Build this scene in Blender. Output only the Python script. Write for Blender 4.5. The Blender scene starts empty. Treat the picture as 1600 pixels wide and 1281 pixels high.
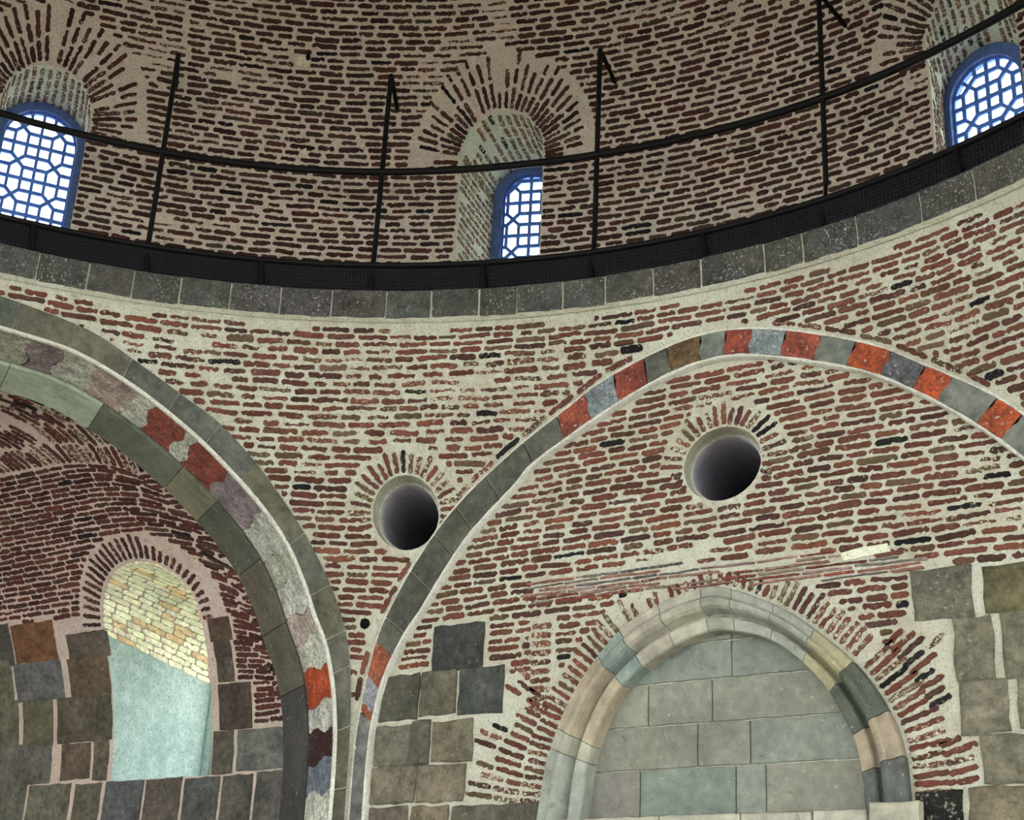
import bpy, math, random
from mathutils import Vector, Matrix, noise
from mathutils.geometry import delaunay_2d_cdt
rnd = random.Random(7)
sc = bpy.context.scene
COL = sc.collection
ZO = 6.83                      # height of the dome's cornice above the floor
R = 6.0                        # hexagon inradius = ring radius
RD = 6.7                       # drum radius behind the walkway

# ------------------------------------------------------------------ camera
CAMP = Vector((4.20557846, -3.10300991, -5.22500569))
CR = Vector((0.83102543, 0.55421131, 0.04739786))
CU = Vector((0.17520929, -0.34168839, 0.92333675))
CF = Vector((-0.52791897, 0.75901177, 0.38105471))
FPX = 2323.2346
cd = bpy.data.cameras.new('camera')
cd.sensor_fit = 'HORIZONTAL'; cd.sensor_width = 36.0; cd.lens = FPX * 36.0 / 1600.0
cd.clip_end = 500
cam = bpy.data.objects.new('camera', cd); COL.objects.link(cam)
m = Matrix((CR, CU, -CF)).transposed().to_4x4()
m.translation = CAMP + Vector((0, 0, ZO))
cam.matrix_world = m
sc.camera = cam

# ------------------------------------------------------------------ world, light, exposure
w = bpy.data.worlds.new('sky'); sc.world = w; w.use_nodes = True
bg = w.node_tree.nodes['Background']
bg.inputs[0].default_value = (0.90, 0.96, 1.0, 1); bg.inputs[1].default_value = 3.0
vs = sc.view_settings
vs.view_transform = 'Standard'; vs.look = 'None'; vs.gamma = 1.0; vs.use_curve_mapping = False
vs.exposure = 1.82

# ------------------------------------------------------------------ helpers
def lin(c):
    out = []
    for v in c[:3]:
        v = v / 255.0
        out.append(v / 12.92 if v <= 0.04045 else ((v + 0.055) / 1.055) ** 2.4)
    return tuple(out)
def jit(c, a, r=rnd):
    k = 1 + r.uniform(-a, a)
    return tuple(max(0.002, x * k * (1 + r.uniform(-a, a) * 0.35)) for x in c)
def lerp(a, b, t): return a + (b - a) * t
def interp(x, xs, ys):
    if x <= xs[0]: return ys[0]
    if x >= xs[-1]: return ys[-1]
    for i in range(len(xs) - 1):
        if x <= xs[i + 1]:
            return lerp(ys[i], ys[i + 1], (x - xs[i]) / (xs[i + 1] - xs[i]))
def ray(px): return CF + (px[0] - 800) / FPX * CR - (px[1] - 640.5) / FPX * CU
def at_plane(px, y):
    d = ray(px); t = (y - CAMP.y) / d.y; q = CAMP + d * t
    return (q.x, q.z)
def at_cyl(px, r):
    d = ray(px); a = d.x * d.x + d.y * d.y; b = 2 * (CAMP.x * d.x + CAMP.y * d.y); c = CAMP.x ** 2 + CAMP.y ** 2 - r * r
    t = (-b + math.sqrt(b * b - 4 * a * c)) / 2 / a; q = CAMP + d * t
    return (math.atan2(-q.x, q.y), q.z)
def inframe(p):
    d = p - CAMP; z = d.dot(CF)
    if z < .5: return False
    x = 800 + FPX * d.dot(CR) / z; y = 640.5 - FPX * d.dot(CU) / z
    return -5 < x < 1605 and -5 < y < 1286
def inpoly(x, y, P):
    c = False; j = len(P) - 1
    for i in range(len(P)):
        xi, yi = P[i]; xj, yj = P[j]
        if (yi > y) != (yj > y) and x < (xj - xi) * (y - yi) / (yj - yi) + xi: c = not c
        j = i
    return c
def resample(P, n, smooth=True):
    """Catmull-Rom through P, n points evenly spaced by length"""
    Q = []
    if smooth:
        E = [tuple(2 * P[0][k] - P[1][k] for k in range(len(P[0])))] + list(P) + [tuple(2 * P[-1][k] - P[-2][k] for k in range(len(P[0])))]
        for i in range(1, len(E) - 2):
            for s in range(12):
                t = s / 12
                Q.append(tuple(0.5 * (2 * E[i][k] + (E[i + 1][k] - E[i - 1][k]) * t + (2 * E[i - 1][k] - 5 * E[i][k] + 4 * E[i + 1][k] - E[i + 2][k]) * t * t + (3 * E[i][k] - E[i - 1][k] - 3 * E[i + 1][k] + E[i + 2][k]) * t ** 3) for k in range(len(P[0]))))
        Q.append(tuple(P[-1]))
    else:
        Q = [tuple(p) for p in P]
    L = [0]
    for i in range(1, len(Q)): L.append(L[-1] + math.dist(Q[i], Q[i - 1]))
    out = []; j = 0
    for i in range(n):
        s = L[-1] * i / (n - 1)
        while j < len(L) - 2 and L[j + 1] < s: j += 1
        t = 0 if L[j + 1] == L[j] else (s - L[j]) / (L[j + 1] - L[j])
        out.append(tuple(lerp(Q[j][k], Q[j + 1][k], t) for k in range(len(Q[0]))))
    return out
def nz(p, s): return noise.noise(Vector(p) * s)

def mk(name, verts, faces, mat, parent=None, col=None, smooth=False, center=False, **props):
    """one mesh object; col = (r,g,b,a) for the whole mesh or a list per vertex"""
    me = bpy.data.meshes.new(name)
    vv = [Vector(v) + Vector((0, 0, ZO)) for v in verts]
    o = bpy.data.objects.new(name, me)
    if center and vv:
        c = sum(vv, Vector()) / len(vv)
        vv = [v - c for v in vv]; o.location = c
        if parent is not None: o.location = c - base_of(parent)
    elif parent is not None:
        o.location = -base_of(parent)
    me.from_pydata(vv, [], faces)
    if col is not None:
        a = me.color_attributes.new('Col', 'FLOAT_COLOR', 'POINT')
        flat = []
        if isinstance(col, tuple):
            c4 = (col + (0.0,))[:4]; flat = list(c4) * len(verts)
        else:
            for c in col: flat += list((tuple(c) + (0.0,))[:4])
        a.data.foreach_set('color', flat)
    if smooth: me.polygons.foreach_set('use_smooth', [True] * len(me.polygons))
    me.materials.append(mat); COL.objects.link(o)
    if parent is not None: o.parent = parent
    for k, v in props.items(): o[k] = v
    return o
def base_of(o):
    p = Vector(o.location)
    while o.parent is not None:
        o = o.parent; p = p + Vector(o.location)
    return p
def empty(name, loc, parent=None, **props):
    o = bpy.data.objects.new(name, None); COL.objects.link(o); o.empty_display_size = .2
    o.location = Vector(loc) + Vector((0, 0, ZO))
    if parent is not None: o.location = o.location - base_of(parent); o.parent = parent
    for k, v in props.items(): o[k] = v
    return o
def tag(o, label, cat, kind=None, group=None):
    o['label'] = label; o['category'] = cat
    if kind: o['kind'] = kind
    if group: o['group'] = group
    return o

# ------------------------------------------------------------------ materials
def material(name): 
    mt = bpy.data.materials.new(name); mt.use_nodes = True
    nt = mt.node_tree; b = nt.nodes['Principled BSDF']; b.inputs['Roughness'].default_value = .9
    b.inputs['Specular IOR Level'].default_value = .15
    return mt, nt, b
def N(nt, t, **kw):
    n = nt.nodes.new(t)
    for k, v in kw.items(): setattr(n, k, v)
    return n
def noise_node(nt, scale, detail=4, rough=.6, coord=None, dist=0):
    n = N(nt, 'ShaderNodeTexNoise'); n.inputs['Scale'].default_value = scale; n.inputs['Detail'].default_value = detail
    n.inputs['Roughness'].default_value = rough; n.inputs['Distortion'].default_value = dist
    if coord is None:
        g = N(nt, 'ShaderNodeNewGeometry'); coord = g.outputs['Position']
    nt.links.new(coord, n.inputs['Vector']); return n
def ramp(nt, src, stops):
    r = N(nt, 'ShaderNodeValToRGB'); nt.links.new(src, r.inputs[0])
    e = r.color_ramp.elements
    while len(e) < len(stops): e.new(.5)
    for i, (p, c) in enumerate(stops):
        e[i].position = p; e[i].color = (c, c, c, 1) if isinstance(c, (int, float)) else (c[0], c[1], c[2], 1)
    return r
def mix(nt, fac, a, b, mode='MIX'):
    mx = N(nt, 'ShaderNodeMix', data_type='RGBA', blend_type=mode)
    for s, v in ((mx.inputs[0], fac), (mx.inputs[6], a), (mx.inputs[7], b)):
        if hasattr(v, 'is_output') or hasattr(v, 'links'): nt.links.new(v, s)
        elif isinstance(v, (int, float)): s.default_value = v
        else: s.default_value = (v[0], v[1], v[2], 1)
    return mx.outputs[2]
def mathn(nt, op, a, b):
    n = N(nt, 'ShaderNodeMath', operation=op)
    for s, v in ((n.inputs[0], a), (n.inputs[1], b)):
        if isinstance(v, (int, float)): s.default_value = v
        else: nt.links.new(v, s)
    return n.outputs[0]
def bump(nt, b, h, strength, dist=.01):
    n = N(nt, 'ShaderNodeBump'); n.inputs['Strength'].default_value = strength; n.inputs['Distance'].default_value = dist
    nt.links.new(h, n.inputs['Height']); nt.links.new(n.outputs[0], b.inputs['Normal'])

def mat_mortar(name, c1, c2, c3):
    mt, nt, b = material(name)
    n1 = noise_node(nt, 1.3, 5, .65); n2 = noise_node(nt, 9, 6, .7); n3 = noise_node(nt, 60, 4, .7)
    c = mix(nt, ramp(nt, n1.outputs[0], [(.35, 0), (.62, 1)]).outputs[0], c1, c2)
    c = mix(nt, ramp(nt, n2.outputs[0], [(.45, 0), (.75, .8)]).outputs[0], c, c3)
    c = mix(nt, ramp(nt, n3.outputs[0], [(.33, .85), (.47, 0)]).outputs[0], c, tuple(x * .38 for x in c1))
    n4 = noise_node(nt, 22, 6, .75, dist=.8)
    c = mix(nt, ramp(nt, n4.outputs[0], [(.34, .55), (.46, 0)]).outputs[0], c, tuple(x * .5 for x in c2))
    nt.links.new(c, b.inputs['Base Color'])
    h = mathn(nt, 'ADD', n2.outputs[0], mathn(nt, 'MULTIPLY', n3.outputs[0], .5))
    bump(nt, b, h, 1.0, .035)
    return mt
M_PEND = mat_mortar('mortar_cream', lin((202, 201, 181)), lin((186, 180, 158)), lin((214, 216, 199)))
M_DOME = mat_mortar('mortar_dome', lin((222, 204, 188)), lin((208, 198, 182)), lin((230, 220, 206)))
M_VAULT = mat_mortar('mortar_vault', lin((204, 184, 170)), lin((188, 170, 156)), lin((214, 200, 188)))
M_WHITE = mat_mortar('mortar_white', lin((232, 230, 216)), lin((214, 212, 196)), lin((240, 238, 226)))
M_PALE = mat_mortar('plaster_pale', lin((240, 238, 206)), lin((228, 232, 204)), lin((246, 244, 226)))
M_TEAL = mat_mortar('plaster_teal', lin((182, 204, 194)), lin((158, 182, 174)), lin((212, 224, 220)))

def mat_piece(name, smear_col, nscale=30, mott=.35, smear_scale=38, bumps=.6, spots=None, rough=.9, veins=None, pits=None):
    """base colour from the piece's own colour, alpha = how much mortar is smeared on it"""
    mt, nt, b = material(name); b.inputs['Roughness'].default_value = rough
    at = N(nt, 'ShaderNodeAttribute', attribute_name='Col')
    n1 = noise_node(nt, nscale, 5, .65); n2 = noise_node(nt, nscale * .22, 5, .6); n3 = noise_node(nt, smear_scale, 5, .75)
    c = mix(nt, 1.0, at.outputs['Color'], ramp(nt, n1.outputs[0], [(.25, 1 - mott), (.75, 1 + mott)]).outputs[0], 'MULTIPLY')
    c = mix(nt, 1.0, c, ramp(nt, n2.outputs[0], [(.3, 1 - mott * .8), (.7, 1 + mott * .5)]).outputs[0], 'MULTIPLY')
    if veins:
        v = noise_node(nt, nscale * .5, 8, .7, dist=2.0)
        c = mix(nt, ramp(nt, v.outputs[0], [(.46, 0), (.5, .8), (.54, 0)]).outputs[0], c, veins)
    if spots:
        s = noise_node(nt, spots[0], 3, .8)
        c = mix(nt, mathn(nt, 'MULTIPLY', ramp(nt, s.outputs[0], [(spots[1], 0), (spots[1] + .05, 1)]).outputs[0], ramp(nt, noise_node(nt, 3.2, 4, .6).outputs[0], [(.4, .15), (.6, 1)]).outputs[0]), c, spots[2])
    if pits:
        pn = noise_node(nt, pits, 8, .8, dist=.6); pl_ = noise_node(nt, pits * .12, 6, .7)
        c = mix(nt, ramp(nt, pn.outputs[0], [(.30, .75), (.42, 0)]).outputs[0], c, tuple(x * .35 for x in smear_col[:3]), 'MULTIPLY')
        c = mix(nt, 1.0, c, ramp(nt, pl_.outputs[0], [(.3, (.72, .74, .78)), (.5, (1, 1, 1)), (.7, (1.12, 1.11, 1.06))]).outputs[0], 'MULTIPLY')
    sm = mathn(nt, 'ADD', n3.outputs[0], mathn(nt, 'MULTIPLY', at.outputs['Alpha'], .5))
    c = mix(nt, ramp(nt, sm, [(.62, 0), (.70, 1)]).outputs[0], c, smear_col)
    nt.links.new(c, b.inputs['Base Color'])
    bump(nt, b, mathn(nt, 'ADD', n1.outputs[0], n3.outputs[0]), bumps, .025 if pits else .015)
    return mt
B_PEND = mat_piece('brick_red', lin((196, 190, 166)))
B_DOME = mat_piece('brick_maroon', lin((190, 170, 150)))
B_PALE = mat_piece('brick_limewashed', lin((216, 214, 180)))  # limewash plus strong window light put into the reveal bricks' colour
S_ROUGH = mat_piece('ashlar_stone', lin((160, 156, 136)), 18, .5, 30, 1.0, pits=26)
S_SMOOTH = mat_piece('dressed_stone', lin((176, 176, 160)), 12, .26, 25, .6, spots=(60, .66, lin((70, 68, 62))), pits=14)
S_CORN = mat_piece('cornice_stone', lin((150, 150, 142)), 12, .45, 45, .9, pits=20, spots=(48, .585, lin((196, 196, 188))))
S_ARCH = mat_piece('arch_stone', lin((150, 150, 142)), 12, .45, 45, .9, pits=20, spots=(48, .68, lin((196, 196, 188))))
S_MARB = mat_piece('coloured_marble', lin((190, 192, 180)), 26, .65, 30, .5, veins=lin((60, 50, 48)), rough=.6)
def mat_plain(name, c, rough=.6, metal=0, spec=.3):
    mt, nt, b = material(name); b.inputs['Roughness'].default_value = rough; b.inputs['Metallic'].default_value = metal
    b.inputs['Specular IOR Level'].default_value = spec
    n = noise_node(nt, 25, 4, .6)
    nt.links.new(mix(nt, 1.0, c, ramp(nt, n.outputs[0], [(.3, .75), (.7, 1.2)]).outputs[0], 'MULTIPLY'), b.inputs['Base Color'])
    return mt
IRON = mat_plain('black_iron', lin((9, 9, 11)), .6, 0, .2)
MESHM = mat_plain('dark_wire', lin((28, 30, 38)), .6, .1)
SHEET = mat_plain('black_sheet', lin((9, 10, 14)), .8)  # backing added behind the wire mesh to give its darkness
BLUE = mat_plain('blue_grey_paint', lin((82, 106, 160)), .6)  # frame blue with the window's glow mixed into the colour
BLUE2 = mat_plain('blue_lattice_paint', lin((84, 128, 214)), .6)  # bluish glow round the panes put into the lattice colour
DARKHOLE = mat_plain('soot', lin((18, 17, 17)), .95, 0, .05)  # dark tone painted for the shade inside small wall holes
POT = mat_plain('grey_clay_pot', lin((178, 174, 180)), .8)
WOOD = mat_plain('dark_wood', lin((52, 40, 34)), .8)
JOINT = mat_plain('dark_joint', lin((70, 66, 60)), .9)
FLOORM = mat_plain('carpet', lin((192, 189, 179)), .95)  # unseen floor kept pale to bounce light up into the dome
def glass():
    mt, nt, b = material('window_glass')
    out = nt.nodes['Material Output']
    t = N(nt, 'ShaderNodeBsdfTransparent'); t.inputs[0].default_value = (.95, .98, 1, 1)
    g = N(nt, 'ShaderNodeBsdfGlossy'); g.inputs['Roughness'].default_value = .1
    mx = N(nt, 'ShaderNodeMixShader'); mx.inputs[0].default_value = .06
    nt.links.new(t.outputs[0], mx.inputs[1]); nt.links.new(g.outputs[0], mx.inputs[2]); nt.links.new(mx.outputs[0], out.inputs[0])
    return mt
GLASS = glass()

# ------------------------------------------------------------------ surfaces of the place
# left arch (plane at azimuth 60 deg) : face edges as (half width u, z)
L_OUT = [(0, -.15), (.38, -.19), (.93, -.29), (1.32, -.46), (1.72, -.66), (2.05, -.83), (2.38, -1.09), (2.58, -1.29), (2.76, -1.49), (2.92, -1.69), (3.07, -1.91), (3.23, -2.2), (3.33, -2.49), (3.38, -2.8), (3.41, -3.2), (3.43, -4.2)]
L_IN = [(0, -.41), (.40, -.44), (.83, -.49), (1.24, -.63), (1.62, -.82), (2.0, -1.06), (2.44, -1.41), (2.72, -1.71), (2.90, -2.0), (3.03, -2.28), (3.14, -2.49), (3.22, -2.73), (3.27, -2.98), (3.31, -3.38), (3.32, -4.2)]
# right arch (plane y = R) : (x, z)
R_OUT = [(-3.44, -4.2), (-3.45, -3.34), (-3.43, -3.04), (-3.39, -2.74), (-3.32, -2.43), (-3.22, -2.2), (-2.98, -1.82), (-2.62, -1.41), (-2.1, -1.03), (-1.62, -.76), (-1.26, -.57), (-.72, -.41), (-.32, -.37), (.12, -.44), (.61, -.61), (.96, -.77), (1.28, -.98), (1.59, -1.19), (1.85, -1.41), (2.3, -1.9), (2.7, -2.5), (3.0, -3.3), (3.1, -4.2)]
R_IN = [(-3.30, -4.2), (-3.315, -3.35), (-3.28, -3.0), (-3.2, -2.7), (-3.05, -2.43), (-2.90, -2.24), (-2.71, -1.97), (-2.46, -1.66), (-2.06, -1.32), (-1.85, -1.14), (-1.17, -.81), (-.68, -.64), (-.28, -.59), (.11, -.66), (.70, -.87), (.96, -1.0), (1.17, -1.14), (1.41, -1.32), (1.77, -1.65), (2.15, -2.1), (2.5, -2.7), (2.78, -3.4), (2.88, -4.2)]
lo = resample(L_OUT, 90); li = resample(L_IN, 90)
ro = resample(R_OUT, 160); ri = resample(R_IN, 160)
AZL = math.radians(60)
def Lp(u, z, d, az=AZL):
    """point on the left arch: u along the arch's span, d behind its face"""
    n = Vector((-math.sin(az), math.cos(az), 0)); t = Vector((math.cos(az), math.sin(az), 0))
    return n * (R + d) + t * u + Vector((0, 0, z))
def inv(P, z):           # half width at height z of a curve that falls monotonically
    best = 0
    for i in range(len(P) - 1):
        z0, z1 = P[i][1], P[i + 1][1]
        if (z0 - z) * (z1 - z) <= 0 and z0 != z1:
            return lerp(P[i][0], P[i + 1][0], (z - z0) / (z1 - z0))
    return P[0][0] if z > P[0][1] else P[-1][0]
k_ap = max(range(len(ro)), key=lambda i: ro[i][1])
ro_l = ro[:k_ap + 1][::-1]; ro_r = ro[k_ap:]
def wl(z): return abs(inv(lo, z)) if z < lo[0][1] else 0
def wrl(z): return max(0, -inv(ro_l, z)) if z < ro[k_ap][1] else 0
def wrr(z): return max(0, inv(ro_r, z)) if z < ro[k_ap][1] else 0
TAB = {}
for i in range(-440, 30):
    z = i / 100
    TAB[i] = tuple(math.sqrt(R * R + f(z) ** 2) for f in (wl, wrl, wrr))
def rho(z, az):
    zi = max(-4.4, min(.28, z)); i = math.floor(zi * 100); f = zi * 100 - i
    a, b, c = (lerp(TAB[i][k], TAB[i + 1][k], f) for k in range(3))
    if az < 0: 
        return c if az < -.03 else lerp(b, c, -az / .03)
    t = min(1, max(0, (math.degrees(az) - 22) / 16)); t = t * t * (3 - 2 * t)
    return lerp(b, a, t)
def pend_map(u, v):
    az = u / 6.3; r = rho(v, az)
    return Vector((-math.sin(az) * r, math.cos(az) * r, v))
ZS = 1.3
def dome_map(u, v):
    az = u / RD
    if v < ZS: r, z = RD, v
    else:
        a = (v - ZS) / RD; r, z = RD * math.cos(a), ZS + RD * math.sin(a)
    return Vector((-math.sin(az) * r, math.cos(az) * r, z))
YT = 6.05
def right_map(u, v): return Vector((u, YT, v))
# side bay behind the left arch: wall and barrel vault along x
D_SOF = 1.2
VP = [(6.47, -7.0), (6.47, -3.3)]
for (u, z) in [(3.27, -2.98), (3.14, -2.49), (2.90, -2.0), (2.72, -1.71), (2.44, -1.41), (2.0, -1.06), (1.62, -.82), (1.24, -.63), (.83, -.49), (.40, -.42)]:
    q = Lp(u, z, D_SOF); VP.append((q.y - .0, z + .025))
VP += [(3.0, -.30), (1.8, -.22), (.6, -.25), (-.8, -.45)]
VP = [VP[0]] + resample(VP[1:], 70)
VL = [0]
for i in range(1, len(VP)): VL.append(VL[-1] + math.dist(VP[i], VP[i - 1]))
V0 = -7.0                       # v equals z on the vertical part
def vault_map(u, v):
    s = v - V0
    y = interp(s, VL, [p[0] for p in VP]); z = interp(s, VL, [p[1] for p in VP])
    return Vector((u, y, z))
def nrm(mp, u, v, out=None):
    e = .02
    n = (mp(u + e, v) - mp(u - e, v)).cross(mp(u, v + e) - mp(u, v - e)); n.normalize()
    p = mp(u, v)
    return n if n.dot(CAMP - p) > 0 else -n

# ------------------------------------------------------------------ masonry pieces
def outline(L, h, r=rnd, rag=.005, ends=.35):
    """irregular rounded brick outline, L long, h high, centred, edges nibbled by mortar"""
    n = max(3, min(11, int(L / .024)))
    P = []; hx = L / 2; hy = h / 2; e = min(h * ends, L * .2)
    ph = r.uniform(0, 6.3); tilt = r.uniform(-.05, .05)
    def edge(x, sgn):
        y = sgn * hy + r.uniform(-rag, rag) + math.sin(x * 17 + ph) * rag * .5 + x * tilt * .5
        if r.random() < .06: y -= sgn * h * r.uniform(.15, .4)
        return y
    for i in range(n + 1):
        x = -hx + e + (L - 2 * e) * i / n + r.uniform(-.005, .005); y = edge(x, -1)
        P.append((x, min(y, -h * .06)))
    P.append((hx + r.uniform(-rag, rag), -hy * .4 + r.uniform(-.003, .003))); P.append((hx + r.uniform(-rag, rag), hy * .45))
    for i in range(n, -1, -1):
        x = -hx + e + (L - 2 * e) * i / n + r.uniform(-.005, .005); y = edge(x, 1)
        P.append((x, max(y, h * .06)))
    P.append((-hx + r.uniform(-rag, rag), hy * .45)); P.append((-hx + r.uniform(-rag, rag), -hy * .4))
    return P
def inset(P, d):
    n = len(P); out = []
    for i in range(n):
        a = Vector(P[i - 1]); b = Vector(P[i]); c = Vector(P[(i + 1) % n])
        t = (c - a)
        if t.length < 1e-6: out.append(tuple(b)); continue
        t.normalize(); out.append((b.x - t.y * d, b.y + t.x * d))
    return out
def solid(mp, P, n, proud, back, bev):
    """plate with outline P (counter-clockwise in u,v) on surface mp, raised along n"""
    Q = inset(P, bev); k = len(P)
    V = [mp(*p) - n * back for p in P] + [mp(*p) + n * (proud - bev * .7) for p in P] + [mp(*q) + n * proud for q in Q]
    F = []
    for j in (0, 1):
        for i in range(k):
            a = j * k + i; b = j * k + (i + 1) % k
            F.append((a, b, b + k, a + k))
    F.append(tuple(range(2 * k, 3 * k)))
    return V, F
class Lay:
    """collects bricks of one wall; the largest in the photo become objects, the rest one stuff part"""
    def __init__(s, parent, mat, limit=300, name='brick'):
        s.p = parent; s.m = mat; s.lim = limit; s.L = []; s.name = name
    def add(s, mp, u, v, L, h, col, ang=0.0, proud=.008, smear=0.0, rag=.005, bev=.004, P=None):
        ca, sa = math.cos(ang), math.sin(ang)
        if P is None: P = outline(L, h, rag=rag)
        Q = [(u + x * ca - y * sa, v + x * sa + y * ca) for x, y in P]
        p = mp(u, v); n = nrm(mp, u, v)
        V, F = solid(mp, Q, n, proud, .012, bev)
        d = CAMP - p; dist = d.length
        a = L * h * abs(n.dot(d / dist)) / dist ** 2 * FPX ** 2 if inframe(p) else 0
        s.L.append((a, V, F, tuple(col) + (smear,)))
    def done(s):
        s.L.sort(key=lambda t: -t[0])
        for a, V, F, c in s.L[:s.lim]:
            mk(s.name, V, F, s.m, s.p, c, center=True)
        rest = s.L[s.lim:]
        if rest:
            V, F, C = [], [], []
            for a, v, f, c in rest:
                o = len(V); V += v; C += [c] * len(v); F += [tuple(i + o for i in q) for q in f]
            mk(s.name + '_field', V, F, s.m, s.p, C, kind='stuff')
def brick_col(base, r=rnd):
    x = r.random()
    if x < .035: return jit((.012, .011, .011), .3)
    if x < .16: return jit((base[0] * .62, base[1] * .75, base[2] * .85), .25)
    if x < .30: return jit((base[0] * 1.28, base[1] * 1.2, base[2] * 1.08), .2)
    if x < .40: return jit((base[0] * .95, base[1] * 1.5, base[2] * 1.3), .2)
    return jit(base, .28)
def wave(u, v): return .013 * noise.noise(Vector((u * .9, v * .55, 3.1))) + .006 * noise.noise(Vector((u * 3.1, v * 2.5, 7.7)))
def courses(lay, mp, v0, v1, pitch, ur, ok, base, hfrac=.62, lens=(.13, .27), joint=.026, bend=None, cover=None, step=.012, slope=0.0):
    k = 0; v = v0
    while v < v1:
        u0, u1 = ur(v) if callable(ur) else ur
        runs = []; u = u0; start = None
        while u < u1:
            vv = v + (bend(u, v) if bend else 0) + wave(u, v)
            good = ok(u, vv)
            if good and start is None: start = u
            if not good and start is not None: runs.append((start, u)); start = None
            u += step
        if start is not None: runs.append((start, u1))
        for a, b in runs:
            x = a + rnd.uniform(0, .03)
            if rnd.random() < .5: x -= rnd.uniform(0, .1)
            while x < b - .04:
                L = rnd.choice((rnd.uniform(*lens), rnd.uniform(lens[0], lens[0] * 1.35), rnd.uniform(lens[1] * .75, lens[1] * 1.1)))
                x0 = max(x, a); x1 = min(x + L, b)
                if b - x1 < .05: x1 = b
                if x1 - x0 > .035:
                    c = (x0 + x1) / 2; vv = v + (bend(c, v) if bend else 0) + wave(c, v) + rnd.uniform(-.004, .004)
                    p = mp(c, vv)
                    cv = (cover(c, vv, p) if cover else 0) + rnd.choice((-.1, 0, .05, .2))
                    h = pitch * hfrac * rnd.uniform(.80, 1.14); L2 = x1 - x0; uc = c; sm = 0.0; rag = .004
                    if cv > .75 and rnd.random() < (cv - .7) * 2.6: 
                        x = x1 + joint; continue
                    if cv > .4:
                        h *= lerp(1, .42, min(1, (cv - .4) * 2.0)) * rnd.uniform(.85, 1.1); rag = .0065; sm = min(.34, (cv - .35) * .55)
                        if rnd.random() < .4: L2 *= rnd.uniform(.55, .95)
                    ang = rnd.uniform(-.012, .012) + slope
                    ang += math.atan2(wave(c + .05, v) - wave(c - .05, v), .1)
                    if bend: ang += math.atan2(bend(c + .05, v) - bend(c - .05, v), .1)
                    lay.add(mp, uc, vv, L2, h, brick_col(base), ang, rnd.uniform(.004, .011), sm, rag)
                x = x1 + joint * rnd.uniform(.6, 1.5)
        v += pitch; k += 1
def cover_noise(p, s1=.9, s2=3.5, amp=.5, base=.18):
    return base + amp * (noise.noise(p * s1) * .9 + noise.noise(p * s2) * .75)
def surface(name, outer, holes, spacing, mp, mat, parent=None, **props):
    """sheet over a 2-D outline with holes, mapped on mp"""
    V = []; E = []
    def loop(P):
        o = len(V); n = len(P)
        for p in P: V.append(Vector((p[0], p[1])))
        for i in range(n): E.append((o + i, o + (i + 1) % n))
    def dens(P):
        out = []
        for i in range(len(P)):
            a, b = P[i], P[(i + 1) % len(P)]; k = max(1, int(math.dist(a, b) / spacing))
            for j in range(k): out.append((lerp(a[0], b[0], j / k), lerp(a[1], b[1], j / k)))
        return out
    outer = dens(outer); loop(outer)
    for h in holes: loop(h)
    us = [p[0] for p in outer]; vs_ = [p[1] for p in outer]
    x = min(us)
    while x < max(us):
        y = min(vs_)
        while y < max(vs_):
            q = (x + rnd.uniform(-.02, .02), y + rnd.uniform(-.02, .02))
            if inpoly(*q, outer) and not any(inpoly(*q, h) for h in holes): V.append(Vector(q))
            y += spacing
        x += spacing
    vv, ee, ff, *_ = delaunay_2d_cdt(V, E, [], 0, 1e-5)
    F = []
    for f in ff:
        cx = sum(vv[i].x for i in f) / len(f); cy = sum(vv[i].y for i in f) / len(f)
        if inpoly(cx, cy, outer) and not any(inpoly(cx, cy, h) for h in holes): F.append(tuple(f))
    return mk(name, [mp(p.x, p.y) for p in vv], F, mat, parent, smooth=True, **props)
def grid(rows):
    """rows of equal length -> verts, faces"""
    n = len(rows[0]); V = [p for r in rows for p in r]
    F = [(j * n + i, j * n + i + 1, (j + 1) * n + i + 1, (j + 1) * n + i) for j in range(len(rows) - 1) for i in range(n - 1)]
    return V, F
def tube(P, r, n=8, closed=False):
    V = []; F = []
    for i, p in enumerate(P):
        a = P[max(0, i - 1)]; b = P[min(len(P) - 1, i + 1)]
        t = (b - a).normalized(); s = t.cross(Vector((0, 0, 1)))
        if s.length < .1: s = t.cross(Vector((1, 0, 0)))
        s.normalize(); q = s.cross(t)
        for k in range(n):
            g = 2 * math.pi * k / n; V.append(p + s * math.cos(g) * r + q * math.sin(g) * r)
    for i in range(len(P) - 1):
        for k in range(n): F.append((i * n + k, i * n + (k + 1) % n, (i + 1) * n + (k + 1) % n, (i + 1) * n + k))
    F.append(tuple(range(n))[::-1]); F.append(tuple(range((len(P) - 1) * n, len(P) * n)))
    return V, F
def arch_outline(cx, hw, z0, zs, rise, n=14):
    """opening with a round head, counter-clockwise from lower left"""
    P = [(cx - hw, z0), (cx + hw, z0)]
    for i in range(6): P.append((cx + hw, lerp(z0, zs, (i + 1) / 7)))
    for i in range(n + 1):
        a = math.pi * i / n; P.append((cx + hw * math.cos(a), zs + rise * math.sin(a)))
    for i in range(6): P.append((cx - hw, lerp(zs, z0, (i + 1) / 7)))
    return P
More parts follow.
